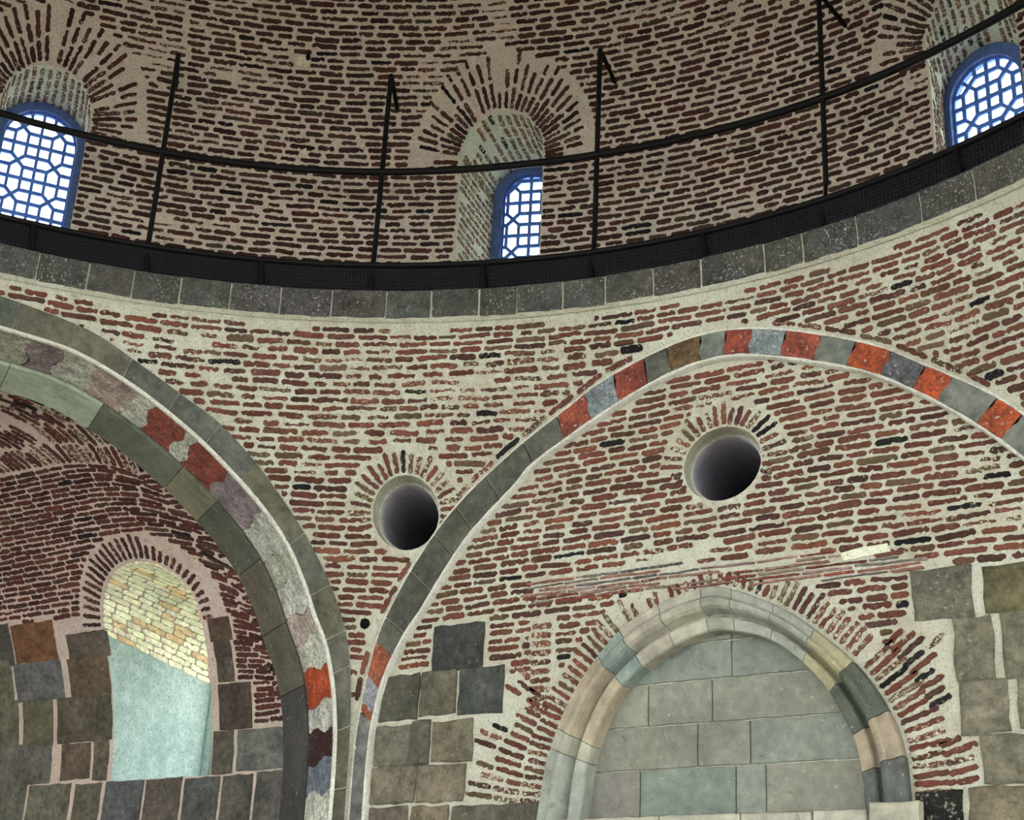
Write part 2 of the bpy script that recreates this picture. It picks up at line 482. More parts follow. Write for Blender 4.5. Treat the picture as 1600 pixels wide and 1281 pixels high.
def block(mp, P, name, mat, parent, col, proud=.02, back=.03, bev=.012, sm=0.0, rag=.006, sub=.08, **props):
    """dressed stone with a slightly uneven edge"""
    ar = sum(P[i - 1][0] * P[i][1] - P[i][0] * P[i - 1][1] for i in range(len(P)))
    if ar < 0: P = P[::-1]
    Q = []
    for i in range(len(P)):
        a, b = P[i], P[(i + 1) % len(P)]; k = max(1, int(math.dist(a, b) / sub))
        for j in range(k):
            t = j / k; Q.append((lerp(a[0], b[0], t) + rnd.uniform(-rag, rag), lerp(a[1], b[1], t) + rnd.uniform(-rag, rag)))
    cx = sum(q[0] for q in Q) / len(Q); cy = sum(q[1] for q in Q) / len(Q)
    V, F = solid(mp, Q, nrm(mp, cx, cy), proud, back, bev)
    return mk(name, V, F, mat, parent, tuple(col) + (sm,), center=True, **props)

# ================================================================== floor and unseen shell
floor = mk('floor', [(-90, -90, -ZO), (90, -90, -ZO), (90, 90, -ZO), (-90, 90, -ZO)], [(0, 1, 2, 3)], FLOORM)
tag(floor, 'brown carpeted prayer hall floor below the dome', 'floor', 'structure')

# ================================================================== dome drum
WIN = [  # centre azimuth, back plane depth, back centre, back half width, back spring z
    (57.1, .60, .02, .41, 1.98), (22.05, .90, .08, .345, 2.04), (-14.1, .60, -.24, .40, 1.80)]
HW, WZ0, WZS, WRISE = .378, .262, 2.01, .385
whole = []
for az, *_ in WIN: whole.append(arch_outline(math.radians(az) * RD, HW, WZ0, WZS, WRISE))
DU0, DU1, DV1 = math.radians(-35) * RD, math.radians(75) * RD, 4.6
ceiling = surface('ceiling', [(DU0, .25), (DU1, .25), (DU1, DV1), (DU0, DV1)], whole, .2, dome_map, M_DOME)
tag(ceiling, 'curved brick dome drum with arched windows above the walkway', 'dome', 'structure')
V = []; F = []
def cell(a0, a1, v0, v1):
    o = len(V)
    for a, v in ((a0, v0), (a1, v0), (a1, v1), (a0, v1)): V.append(dome_map(math.radians(a) * RD, v))
    F.append((o, o + 1, o + 2, o + 3))
vb = [.25, .9, 2.3, 3.4, DV1] + [DV1 + (ZS + RD * math.pi / 2 - DV1) * i / 6 for i in range(1, 7)]
for a in range(75, 325, 5):
    for i in range(len(vb) - 1):
        if i == 1 and (a - 90) % 35 == 0: continue
        cell(a, a + 5, vb[i], vb[i + 1])
for a in range(-35, 75, 5):
    for i in range(4, len(vb) - 1): cell(a, a + 5, vb[i], vb[i + 1])
mk('dome_shell', V, F, M_DOME, ceiling)
HC = [[Vector((-math.sin(math.radians(a)) * r, math.cos(math.radians(a)) * r, -.25)) for r in (6.0, 9.0, 13.0, 17.0, 22.0, 28.0)] for a in range(75, 331, 5)]
Vh, Fh = grid(HC); mk('hall_ceiling', Vh, Fh, M_DOME, ceiling)  # unseen slab added to keep high sky light off the walls
dome_base = lin((66, 42, 38))
lay = Lay(ceiling, B_DOME)
FANR = .62
holes_d = [(math.radians(38.33) * RD, 2.86, .085), (math.radians(37.5) * RD, 1.98, .045)]
def dome_ok(u, v):
    for az, *_ in WIN:
        du = u - math.radians(az) * RD
        if abs(du) < HW + .012 and v < WZS: return False
        if v >= WZS - .12:
            if (du / (HW + FANR * (.80 + .10 * math.sin(7 * du)))) ** 2 + ((v - WZS + .12) / (WRISE + FANR + .08)) ** 2 < 1: return False
    for hu, hv, hr in holes_d:
        if (u - hu) ** 2 + (v - hv) ** 2 < hr * hr: return False
    return True
def dome_cover(u, v, p):
    c = cover_noise(p, .8, 3.2, .5, .12)
    if v > 2.6: c += .16
    for az, *_ in WIN:
        du = abs(u - math.radians(az) * RD)
        if du < .12 and v > 2.9: c += .45
        if du < 1.1 and 2.6 < v < 3.2: c += .12
    return c
courses(lay, dome_map, .50, 4.35, .0665, (math.radians(-30) * RD, math.radians(75) * RD), dome_ok, dome_base, .65, (.13, .25), .03, cover=dome_cover)
lay.done()
for hu, hv, hr in holes_d:      # small broken spots with fresh plaster
    P = [(hu + hr * math.cos(t * .628) * rnd.uniform(.6, 1.0), hv + hr * .8 * math.sin(t * .628) * rnd.uniform(.6, 1.0)) for t in range(10)]
    block(dome_map, P, 'plaster_patch', M_PALE, ceiling, (1, 1, 1), .02, .02, .01)
    block(dome_map, [(hu - hr * .5 + hr * .28 * math.cos(t * 1.05), hv + hr * .5 + hr * .5 * math.sin(t * 1.05)) for t in range(6)], 'putlog_hole', DARKHOLE, ceiling, (1, 1, 1), .028, .02, .002, sub=.5)  # flat dark plate stands in for shade in the hole

# ------------------------------------------------------------------ dome windows
def clip(P, C):
    """convex polygon P clipped to convex polygon C (counter-clockwise)"""
    out = P
    for i in range(len(C)):
        a, b = C[i], C[(i + 1) % len(C)]; inp = out; out = []
        sd = lambda p: (b[0] - a[0]) * (p[1] - a[1]) - (b[1] - a[1]) * (p[0] - a[0])
        for j in range(len(inp)):
            p, q = inp[j - 1], inp[j]; sp, sq = sd(p), sd(q)
            if (sp >= 0) != (sq >= 0):
                t = sp / (sp - sq); out.append((lerp(p[0], q[0], t), lerp(p[1], q[1], t)))
            if sq >= 0: out.append(q)
        if not out: return []
    return out
def inset_convex(P, d):
    a = sum(P[i - 1][0] * P[i][1] - P[i][0] * P[i - 1][1] for i in range(len(P)))
    if a < 0: P = P[::-1]
    out = P
    for i in range(len(P)):
        p, q = Vector(P[i]), Vector(P[(i + 1) % len(P)]); t = q - p
        if t.length < 1e-5: continue
        t.normalize(); nn = Vector((-t.y, t.x)) * d
        a0, b0 = p + nn, q + nn
        inp = out; out = []
        sd = lambda z: (b0.x - a0.x) * (z[1] - a0.y) - (b0.y - a0.y) * (z[0] - a0.x)
        for j in range(len(inp)):
            x, y = inp[j - 1], inp[j]; sx, sy = sd(x), sd(y)
            if (sx >= 0) != (sy >= 0):
                s = sx / (sx - sy); out.append((lerp(x[0], y[0], s), lerp(x[1], y[1], s)))
            if sy >= 0: out.append(y)
        if len(out) < 3: return []
    return out
def area(P): return abs(sum(P[i - 1][0] * P[i][1] - P[i][0] * P[i - 1][1] for i in range(len(P)))) / 2
WLAB = ['arched dome window with blue lattice at the left edge of the drum',
        'arched dome window above the pendentive, its left reveal showing bricks',
        'arched dome window with blue lattice at the upper right corner']
pane_count = 0
for wi, (az, dep, cxb, hwb, zsb) in enumerate(WIN):
    A = math.radians(az); n0 = Vector((-math.sin(A), math.cos(A), 0)); t0 = Vector((math.cos(A), math.sin(A), 0))
    # on the drum u grows with azimuth (to the left), along t0 it grows to the right
    def bk(u, z, d=0.0): return n0 * (RD + dep + d) + t0 * u + Vector((0, 0, z))
    root = empty('window_%d' % (wi + 1), n0 * RD + Vector((0, 0, WZ0)))
    tag(root, WLAB[wi], 'window', 'structure')
    front = whole[wi]; uc = A * RD
    backP = arch_outline(cxb, hwb, WZ0 - .0, zsb, hwb * 1.0)
    NB = len(front)
    def rev(i, t):
        i0 = int(math.floor(i)) % NB; i1 = (i0 + 1) % NB; f = i - math.floor(i)
        fu = (lerp(front[i0][0], front[i1][0], f), lerp(front[i0][1], front[i1][1], f))
        # mirrored index: front runs left-handed against the back outline
        def bp(k): 
            k = (1 - k) % NB
            return backP[k]
        b0, b1 = bp(i0), bp(i1); bu = (lerp(b0[0], b1[0], f), lerp(b0[1], b1[1], f))
        p = dome_map(*fu); q = bk(*bu)
        return p.lerp(q, t)
    rows = [[rev(i, t / 4) for i in list(range(NB)) + [0]] for t in range(5)]
    Vv, Ff = grid(rows)
    mk('reveal', Vv, Ff, M_PALE, root)
    # brick faces in the reveal: rows run into the depth
    lay = Lay(root, B_PALE, 150)
    per = 0; i = 1.2
    pos = []
    while i < NB - .1:
        a = rev(i, .5); b = rev(i + .02, .5); sp = (b - a).length / .02
        pos.append(i); i += .072 / max(sp, .05)
    for i in pos:
        t = rnd.uniform(0, .1)
        L0 = (rev(i, 1) - rev(i, 0)).length
        a = rev(i, .5); b = rev(i + .02, .5); sp = (b - a).length / .02
        while t < .95:
            L = rnd.uniform(.12, .22) / L0; t1 = min(t + L, .97)
            if rnd.random() < .85 and t1 - t > .08:
                cen = rev(i, (t + t1) / 2)
                # local frame on the reveal
                mpr = lambda x, y, i=i, sp=sp, L0=L0: rev(y, x)
                P = [(x / L0, y / sp) for x, y in outline((t1 - t) * L0, .036)]
                Vb = []; nn = (rev(i, .6) - rev(i, .4)).cross(b - a).normalized()
                axis = n0 * (RD + dep / 2) + Vector((0, 0, 1.4))
                if nn.dot(axis - cen) < 0: nn = -nn
                Q = [((t + t1) / 2 + x, i + y) for x, y in P]
                k = len(Q)
                Vb = [rev(y, x) - nn * .01 for x, y in Q] + [rev(y, x) + nn * .008 for x, y in Q]
                Fb = [(j, (j + 1) % k, k + (j + 1) % k, k + j) for j in range(k)] + [tuple(range(k, 2 * k))]
                ar = .03 if inframe(cen) else 0
                lay.L.append((ar * rnd.random(), Vb, Fb, brick_col(lin((112, 74, 56))) + (.22,)))
            t = t1 + .03 / L0
    # fan of bricks over the head
    zc = WZS - .12
    nrad = 33
    for k in range(nrad + 1):
        th = math.pi * (-.02 + 1.04 * k / nrad)
        dx, dz = math.cos(th), math.sin(th)
        e = 1 / math.sqrt((dx / HW) ** 2 + (dz / (WRISE + .12)) ** 2)
        r0 = e + .02; rmax = e + FANR * (.62 + .38 * dz) * rnd.uniform(.86, 1.0)
        if rnd.random() < .5: r0 += rnd.uniform(0, .03)
        r_ = r0
        while r_ < rmax - .08:
            L = min(rnd.uniform(.14, .27), rmax - r_)
            if L > .07 and not (abs(dx) < .13 and rnd.random() < .6) and rnd.random() < .93:
                cu, cv = uc + dx * (r_ + L / 2), zc + dz * (r_ + L / 2)
                lay.add(dome_map, cu, cv, L, .036 * rnd.uniform(.9, 1.15), brick_col(dome_base), math.atan2(dz, dx), .009, rnd.choice((0, 0, .15)))
            r_ += L + .03
    lay.m = B_DOME; keep = lay.L
    # split by material: reveal pieces take the paler brick
    pale = [x for x in keep if len(x[3]) == 4 and abs(x[3][3] - .22) < 1e-6]; red = [x for x in keep if x not in pale]
    lay.L = red; lay.lim = 150; lay.done()
    l2 = Lay(root, B_PALE, 150); l2.L = pale; l2.done()
    # frame
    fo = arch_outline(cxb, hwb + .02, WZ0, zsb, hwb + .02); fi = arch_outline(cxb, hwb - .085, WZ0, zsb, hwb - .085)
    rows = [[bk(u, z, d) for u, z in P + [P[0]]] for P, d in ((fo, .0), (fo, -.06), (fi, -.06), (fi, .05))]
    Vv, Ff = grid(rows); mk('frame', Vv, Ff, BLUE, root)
    # lattice cells
    cl = arch_outline(cxb, hwb - .10, WZ0 - .2, zsb, hwb - .10, 20)
    hh = .118; wcol = .105; hx = .115; xX = wcol + hx / 2; edge = hwb
    cells = []
    y0 = zsb - 1.98
    while y0 < zsb + .5:
        for s in (1, -1):
            C = [[(0, y0 - hh / 2), (wcol, y0 - hh / 2), (xX, y0), (wcol, y0 + hh / 2), (0, y0 + hh / 2)],
                 [(edge, y0 - hh / 2), (edge, y0 + hh / 2), (wcol + hx, y0 + hh / 2), (xX, y0), (wcol + hx, y0 - hh / 2)],
                 [(xX, y0), (wcol + hx, y0 + hh / 2), (wcol + hx, y0 + 1.5 * hh), (wcol, y0 + 1.5 * hh), (wcol, y0 + hh / 2)],
                 [(xX, y0 + 3 * hh), (wcol, y0 + 2.5 * hh), (wcol, y0 + 1.5 * hh), (wcol + hx, y0 + 1.5 * hh), (wcol + hx, y0 + 2.5 * hh)]]
            for j in (0, 1):
                a = y0 + hh * (.5 + j); b = a + hh
                C.append([(0, a), (wcol, a), (wcol, b), (0, b)]); C.append([(wcol + hx, a), (edge, a), (edge, b), (wcol + hx, b)])
            for c in C: cells.append([(cxb + s * x, y) for x, y in c])
        y0 += 3 * hh
    Cl = [p for i, p in enumerate(cl)]
    holes = []
    for c in cells:
        c = inset_convex(c, .0145)
        if len(c) < 3: continue
        q = clip(c, Cl)
        if len(q) >= 3 and area(q) > .0006 and max(p[1] for p in q) > .55: holes.append(q)
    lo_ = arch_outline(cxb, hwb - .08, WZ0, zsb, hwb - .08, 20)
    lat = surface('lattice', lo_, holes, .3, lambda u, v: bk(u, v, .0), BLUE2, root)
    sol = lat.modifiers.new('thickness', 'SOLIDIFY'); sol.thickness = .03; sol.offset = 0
    for q in holes:
        k = len(q)
        mk('pane', [bk(u, v, .004) for u, v in q] + [bk(u, v, -.004) for u, v in q], [tuple(range(k)), tuple(range(2 * k - 1, k - 1, -1))] + [(j, (j + 1) % k, k + (j + 1) % k, k + j) for j in range(k)], GLASS, root, center=True)

# ================================================================== cornice ring and walkway
J = [84.6, 80.9, 77.2, 73.5, 69.8, 66.2, 62.6, 59.2, 55.7, 52.0, 48.6, 45.0, 41.1, 37.2, 33.2, 28.9, 25.3, 21.5, 18.5, 14.8, 11.4, 7.6, 3.8, -1.2, -4.2, -8.4, -13.3, -17.4, -21.5, -25.5]
core = [(5.99, -.02), (5.964, .004), (5.962, .10), (5.955, .15), (5.945, .19), (5.94, .235), (6.02, .246), (6.72, .25)]
rows = []
for r, z in core:
    rows.append([Vector((-math.sin(math.radians(a)) * r, math.cos(math.radians(a)) * r, z)) for a in range(-35, 326, 3)] + [Vector((-math.sin(math.radians(-35)) * r, math.cos(math.radians(-35)) * r, z))])
Vv, Ff = grid(rows)
trim1 = mk('trim_1', Vv, Ff, M_PEND)
tag(trim1, 'dark weathered stone cornice ring at the foot of the dome', 'cornice', 'structure')
for i in range(len(J) - 1):
    a0, a1 = math.radians(J[i + 1] + rnd.uniform(.04, .09)), math.radians(J[i] - rnd.uniform(.04, .09))
    prof = [(6.0, 0), (5.965, .004), (5.955, .02), (5.952, .10), (5.945, .15), (5.935, .19), (5.93, .235), (5.945, .247), (6.0, .247)]
    rows = []
    nn = 6; zj = rnd.uniform(-.004, .004)
    for k in range(nn + 1):
        a = lerp(a0, a1, k / nn)
        rows.append([Vector((-math.sin(a) * (r + rnd.uniform(-.003, .003)), math.cos(a) * (r + rnd.uniform(-.003, .003)), z + zj)) for r, z in prof])
    Vv, Ff = grid(rows); L = len(prof)
    Ff += [tuple(range(L)), tuple(range(nn * L, nn * L + L))[::-1]]
    c = jit(lin((88, 88, 84)), .14)
    mk('cornice_block', Vv, Ff, S_CORN, trim1, c + (rnd.uniform(0, .08),), center=True)

# ================================================================== pendentive
azl = [(AZL - math.atan2(u, R), z) for u, z in lo]       # left extrados seen from the axis
azr = [(-math.atan2(x, R), z) for x, z in ro]
U = 6.3
poly = [(math.radians(84) * U, 0.0)]
poly += [(a * U, z) for a, z in [(AZL + math.atan2(u, R), z) for u, z in lo][::-2] if a < math.radians(84)] + [(a * U, z) for a, z in azl[::2] if z > -4.0]
poly += [(a * U, z) for a, z in azr[::2] if z > -4.0 and a > math.radians(-26)]
poly += [(math.radians(-26) * U, 0.0)]
OCP = (math.radians(27.25) * U, -1.45, .262, .282)
ocp = [(OCP[0] + OCP[2] * math.cos(t * math.pi / 16), OCP[1] + OCP[3] * math.sin(t * math.pi / 16)) for t in range(32)]
wall_c = surface('wall_center', poly, [ocp], .16, pend_map, M_PEND)
tag(wall_c, 'concave brick pendentive between the two big arches', 'wall', 'structure')
pend_base = lin((92, 58, 48))
lay = Lay(wall_c, B_PEND)
ro_uv = [(a * U, z) for a, z in azr]
lo_uv = [(a * U, z) for a, z in azl] + [((AZL + math.atan2(u, R)) * U, z) for u, z in lo if u < 2.8]
def near(u, v, P, d):
    for a, b in P[::2]:
        if (a - u) ** 2 + (b - v) ** 2 < d * d: return True
    return False
polyP = poly
hole_p = at_cyl((563, 963), 6.6); hole_p = (hole_p[0] * U, hole_p[1], .036)
def pend_ok(u, v):
    if not inpoly(u, v, polyP): return False
    if v > -.085 - .02 * math.sin(u * 5): return False
    e = ((u - OCP[0]) / (OCP[2] + .05)) ** 2 + ((v - OCP[1]) / (OCP[3] + .05)) ** 2
    if e < 1: return False
    if v > OCP[1] + .05 and ((u - OCP[0]) / (OCP[2] + .22)) ** 2 + ((v - OCP[1]) / (OCP[3] + .22)) ** 2 < 1: return False
    if near(u, v, ro_uv, .085) or near(u, v, lo_uv, .03): return False
    if (u - hole_p[0]) ** 2 + (v - hole_p[1]) ** 2 < .06 ** 2: return False
    if v < -3.0: return False
    return True
def pend_cover(u, v, p):
    c = cover_noise(p, 1.0, 3.8, .5, .26)
    g = math.exp(-((u - math.radians(27) * U) / .9) ** 2 - ((v + .42) / .32) ** 2)
    c += .5 * g
    if v < -1.2: c -= .22
    if math.degrees(u / U) < 3: c -= .08
    return c
courses(lay, pend_map, -3.05, -.06, .0592, (math.radians(-25) * U, math.radians(83) * U), pend_ok, pend_base, .70, (.14, .27), .024, cover=pend_cover)
# a row of bricks laid along the back of the right arch
s = 0; acc = 0; i = 4
while i < len(ro_uv) - 3:
    a = Vector(ro_uv[i]); j = i; L = 0; tgt = rnd.uniform(.16, .26)
    while j < len(ro_uv) - 2 and L < tgt: L += (Vector(ro_uv[j + 1]) - Vector(ro_uv[j])).length; j += 1
    b = Vector(ro_uv[j]); mid = (a + b) / 2; t = (b - a).normalized(); nn = Vector((t.y, -t.x))
    if nn.y < 0: nn = -nn
    q = mid + nn * .052
    if q.y > -3.0 and q.y < -.42 and rnd.random() < .93 and ((q.x - OCP[0]) / (OCP[2] + .11)) ** 2 + ((q.y - OCP[1]) / (OCP[3] + .11)) ** 2 > 1:
        lay.add(pend_map, q.x, q.y, L * .88, .036, brick_col(pend_base), math.atan2(t.y, t.x), .009, rnd.choice((0, .1, .2)))
    i = j
lay.done()
block(pend_map, [(hole_p[0] + hole_p[2] * math.cos(t * .785), hole_p[1] + hole_p[2] * 1.15 * math.sin(t * .785)) for t in range(8)], 'putlog_hole', DARKHOLE, wall_c, (1, 1, 1), .004, .05, .002, sub=.5)  # dark plate painted as the hole's inner shade

def oculus(name, parent, mp, cu, cv, ru, rv, ax, base, label, lean):
    """round clay pipe set in the wall with bricks on edge round its mouth"""
    cen = mp(cu, cv); n = nrm(mp, cu, cv)
    root = empty(name, cen - n * .02, parent, label=label)
    rim = [mp(cu + ru * math.cos(t * math.pi / 16), cv + rv * math.sin(t * math.pi / 16)) for t in range(33)]
    up = Vector((0, 0, 1)); side = up.cross(n).normalized(); up2 = n.cross(side)
    d1 = (Vector((-n.x, -n.y, 0)) + Vector(lean)).normalized()
    def ring(rad, depth, off=(0, 0)):
        return [cen + d1 * depth + side * (off[0] + rad * math.cos(t * math.pi / 16) * ax) + up2 * (off[1] + rad * math.sin(t * math.pi / 16)) for t in range(33)]
    mean = (ru + rv) / 2
    def rr(k, depth):
        return [cen + (p - cen) * k + d1 * depth for p in rim]
    rows = [rim, rr(.985, .08), rr(.97, .16), rr(.955, .235), rr(.91, .24)]
    Vv, Ff = grid(rows); mk('mouth', Vv, Ff, M_PEND, root, smooth=True)
    rows = [rr(.91, .235), rr(.89, .25), rr(.90, .45), rr(.90, .8), rr(.90, 1.3), rr(.9, 2.0), rr(.9, 3.0), rr(.9, 3.8), rr(.02, 3.82)]
    Vv, Ff = grid(rows); mk('clay_pipe', Vv, Ff, POT, root, smooth=True)
    l = Lay(root, B_PEND, 60)
    nb = 37
    for k in range(nb):
        th = 2 * math.pi * k / nb
        dx, dz = math.cos(th), math.sin(th)
        if dz < -.45 and abs(dx) < .88: continue
        e = 1 / math.sqrt((dx / ru) ** 2 + (dz / rv) ** 2) + .016
        L = rnd.uniform(.13, .19) if dz > -.05 else rnd.uniform(.06, .1)
        if dz < -.05:
            e += .0
        l.add(mp, cu + dx * (e + L / 2), cv + dz * (e + L / 2), L, .034, brick_col(base), math.atan2(dz, dx), .012, rnd.choice((0, .12, .26)))
    l.done()
oculus('oculus', wall_c, pend_map, *OCP, 1.0, pend_base, 'round clay pipe mouth set in the pendentive', (-.05, -.04, .13))

# ================================================================== right wall (tympanum)
NI_OUT = [(-1.73, -4.02), (-1.72, -3.85), (-1.64, -3.42), (-1.44, -2.98), (-1.08, -2.58), (-.74, -2.41), (-.46, -2.345), (-.26, -2.35), (.15, -2.53), (.46, -2.76), (.72, -3.02), (.90, -3.32), (.97, -3.56), (.99, -3.85), (.995, -4.02)]
NI_IN = [(-1.39, -4.02), (-1.38, -3.86), (-1.32, -3.44), (-1.14, -3.05), (-.89, -2.84), (-.63, -2.71), (-.44, -2.655), (-.24, -2.65), (.10, -2.76), (.41, -3.03), (.60, -3.34), (.67, -3.56), (.70, -3.86), (.705, -4.02)]
no = resample(NI_OUT, 97); ni = resample(NI_IN, 97)
niche_hole = [(lerp(a[0], b[0], .5), lerp(a[1], b[1], .5)) for a, b in zip(no, ni)][::-1]
niche_hole = [p for p in niche_hole if p[1] > -3.99]
OCT = (-.285, -1.405, .31, .283)
oct_ = [(OCT[0] + OCT[2] * math.cos(t * math.pi / 16), OCT[1] + OCT[3] * math.sin(t * math.pi / 16)) for t in range(32)]
rw = [((a[0] * .6 + b[0] * .4), (a[1] * .6 + b[1] * .4)) for a, b in zip(ro, ri)]
rw = [(-3.42, -ZO)] + [(3.05, -ZO)] + rw[::-1]
wall_r = surface('wall_right', rw, [niche_hole, oct_], .22, right_map, M_PEND)
tag(wall_r, 'flat brick and stone wall filling the right arch', 'wall', 'structure')
tymp = [p for p in ri if p[1] > -4.0]
def PR(a, b):
    (x0, z0), (x1, z1) = at_plane(a, YT), at_plane(b, YT)
    if b[1] > 1300: x1 = at_plane((b[0], a[1] + 20), YT)[0]
    return (x0, z0, x1, z1)
STN = []  # pixel corners, colour, smear
for a, b, c, sm in [((680, 980), (757, 1042), (66, 68, 64), 0), ((599, 1058), (655, 1123), (92, 90, 78), 0), ((661, 1050), (713, 1115), (104, 100, 84), .02), ((719, 1045), (788, 1113), (80, 82, 76), 0),
                    ((589, 1136), (643, 1195), (112, 108, 94), 0), ((645, 1127), (672, 1195), (94, 92, 80), 0), ((678, 1128), (740, 1188), (122, 114, 96), .05), ((582, 1200), (650, 1255), (124, 116, 98), .05),
                    ((653, 1196), (727, 1252), (122, 114, 98), .05), ((576, 1262), (640, 1330), (112, 106, 92), 0), ((645, 1260), (702, 1330), (126, 116, 96), 0), ((708, 1260), (845, 1330), (100, 96, 84), 0),
                    ((1424, 893), (1526, 963), (106, 102, 90), .1), ((1534, 885), (1640, 950), (102, 98, 74), 0), ((1489, 968), (1560, 1060), (120, 117, 100), .04), ((1564, 957), (1660, 1054), (116, 114, 96), 0),
                    ((1497, 1064), (1583, 1144), (122, 119, 102), 0), ((1588, 1058), (1680, 1136), (124, 118, 98), 0), ((1532, 1150), (1640, 1222), (124, 119, 102), .04), ((1513, 1230), (1640, 1330), (124, 115, 94), .03),
                    ((1432, 1238), (1508, 1330), (40, 40, 38), .12)]:
    x0, z0, x1, z1 = PR(a, b); x1 = max(x0 + .1, x1 - .014); STN.append((x0, z1, x1, z0))
    block(right_map, [(x0, z1), (x1, z1), (x1, z0), (x0, z0)], 'ashlar_block', S_ROUGH, wall_r, jit(lin(c), .06), rnd.uniform(.016, .028), .03, .016, sm, .009)
ringc = (-.365, -3.95)
cover_r0 = .2
def off_niche(u, v):
    """signed distance outside the niche arch (positive outside)"""
    d = 9
    for a in no[::3]:
        e = (a[0] - u) ** 2 + (a[1] - v) ** 2
        if e < d: d = e
    d = math.sqrt(d)
    return -d if inpoly(u, v, no_poly) else d
no_poly = list(no)
R2L = [at_plane(p, YT) for p in [(708, 1255), (735, 1190), (788, 1066), (812, 1040), (838, 1100), (845, 1255)]]
R2R = [at_plane(p, YT) for p in [(1420, 1232), (1560, 1228), (1503, 1085), (1486, 965), (1425, 945), (1392, 985), (1395, 1060)]]
STK = [at_plane(p, YT) for p in [(828, 965), (868, 958), (868, 1110), (828, 1112)]]
BEAM = [at_plane(p, YT) for p in [(828, 908), (1000, 888), (1130, 880), (1260, 862), (1425, 868), (1430, 895), (1310, 905), (1150, 918), (1000, 925), (840, 945)]]
def right_ok(u, v):
    if not inpoly(u, v, tymp): return False
    for x0, z0, x1, z1 in STN:
        if x0 - .03 < u < x1 + .03 and z0 - .03 < v < z1 + .03: return False
    if ((u - OCT[0]) / (OCT[2] + .04)) ** 2 + ((v - OCT[1]) / (OCT[3] + .04)) ** 2 < 1: return False
    if v > OCT[1] - .02 and ((u - OCT[0]) / (OCT[2] + .21)) ** 2 + ((v - OCT[1]) / (OCT[3] + .21)) ** 2 < 1: return False
    if v < -1.9:
        if inpoly(u, v, BEAM) or inpoly(u, v, STK) or inpoly(u, v, R2L) or inpoly(u, v, R2R): return False
        if v < -2.2 and off_niche(u, v) < .235: return False
        if v < -2.95 and u > -2.4: return False
        if v < -3.2: return False
    for a in tymp[::4]:
        if (a[0] - u) ** 2 + (a[1] - v) ** 2 < .035 ** 2: return False
    return True
def right_cover(u, v, p):
    c = cover_noise(p, 1.1, 3.6, .5, .2)
    if v > -1.0: c += .2
    if -2.15 < v < -1.95 and u > -1.0: c += .3
    if v < -2.0: c += .08
    return c
right_base = lin((92, 58, 47))
lay = Lay(wall_r, B_PEND)
courses(lay, right_map, -3.2, -.66, .0603, (-3.3, 3.0), right_ok, right_base, .70, (.14, .27), .026, cover=right_cover)
# bricks on edge round the blind niche, two bands on the flanks, a stacked column
acc = 0
nd = resample(NI_OUT, 800)
for i in range(len(nd) - 1):
    seg = math.dist(nd[i], nd[i + 1]); acc += seg
    if acc < (.050 if nd[i][1] < -3.0 else .058): continue
    acc = 0
    p = Vector(nd[i]); t = (Vector(nd[i + 1]) - p).normalized(); nn = Vector((-t.y, t.x))
    if p.y < -3.86: continue
    L = rnd.uniform(.16, .21) if p.y < -2.5 else rnd.uniform(.07, .11)
    if p.x > 0 and p.y < -3.0: L = rnd.uniform(.20, .27)
    q = p + nn * (.03 + L / 2)
    if rnd.random() < .96: lay.add(right_map, q.x, q.y, L, .034, brick_col(right_base), math.atan2(nn.y, nn.x), .012, rnd.choice((.0, .1, .2)))
for poly2, cx in ((R2L, -.10), (R2R, -.55)):
    th = 0
    cz = -4.05
    for k in range(36):
        th = math.radians(2 + 1.9 * k)
        sgn = -1 if poly2 is R2L else 1
        dx, dz = sgn * math.cos(th), math.sin(th)
        r_ = .9
        while r_ < 3.2:
            L = rnd.uniform(.13, .25)
            mid = (cx + dx * (r_ + L / 2), cz + dz * (r_ + L / 2)); e0 = (cx + dx * r_, cz + dz * r_); e1 = (cx + dx * (r_ + L), cz + dz * (r_ + L))
            if inpoly(*mid, poly2) and off_niche(*(e0 if off_niche(*e0) < off_niche(*e1) else e1)) > .215 and not any(x0 - .01 < e1[0] < x1 + .01 and z0 < e1[1] < z1 for x0, z0, x1, z1 in STN):
                lay.add(right_map, *mid, L, .037, brick_col(right_base), math.atan2(dz, dx), .012, rnd.choice((0, .1, .24)))
                r_ += L + .028
            else: r_ += .04
zz = STK[2][1] + .03
while zz < STK[0][1] - .02:
    lay.add(right_map, (STK[0][0] + STK[1][0]) / 2, zz, .17, .043, brick_col(right_base), 0, .012, rnd.choice((.05, .2)))
    zz += .068
lay.done()
# thin split tiles and laths in the eroded band over the niche
lay = Lay(wall_r, S_ROUGH, 120, 'split_tile')
zz = -2.46
while zz < -1.9:
    x = -2.0 + rnd.uniform(0, .2)
    while x < 1.15:
        L = rnd.uniform(.18, .55)
        if inpoly(x + L / 2, zz, BEAM) and off_niche(x + L / 2, zz) > .03 and rnd.random() < .85:
            c = rnd.choice(((150, 104, 92), (140, 118, 110), (126, 118, 110), (128, 70, 58), (160, 136, 122), (110, 100, 98)))
            lay.add(right_map, x + L / 2, zz, L, rnd.uniform(.012, .024), jit(lin(c), .15), rnd.uniform(-.02, .02), rnd.uniform(.008, .022), rnd.choice((0, .1, .2)), .003)
        x += L + .02
    zz += .031
lay.done()
p0 = [at_plane(p, YT) for p in [(1312, 866), (1345, 856), (1388, 848), (1392, 862), (1350, 872), (1318, 878)]]
block(right_map, p0, 'plaster_patch', M_PALE, wall_r, (1, 1, 1), .016, .02, .008)
oculus('oculus', wall_r, right_map, *OCT, 1.0, right_base, 'round clay pipe mouth set in the flat wall', (-.32, .0, .18))

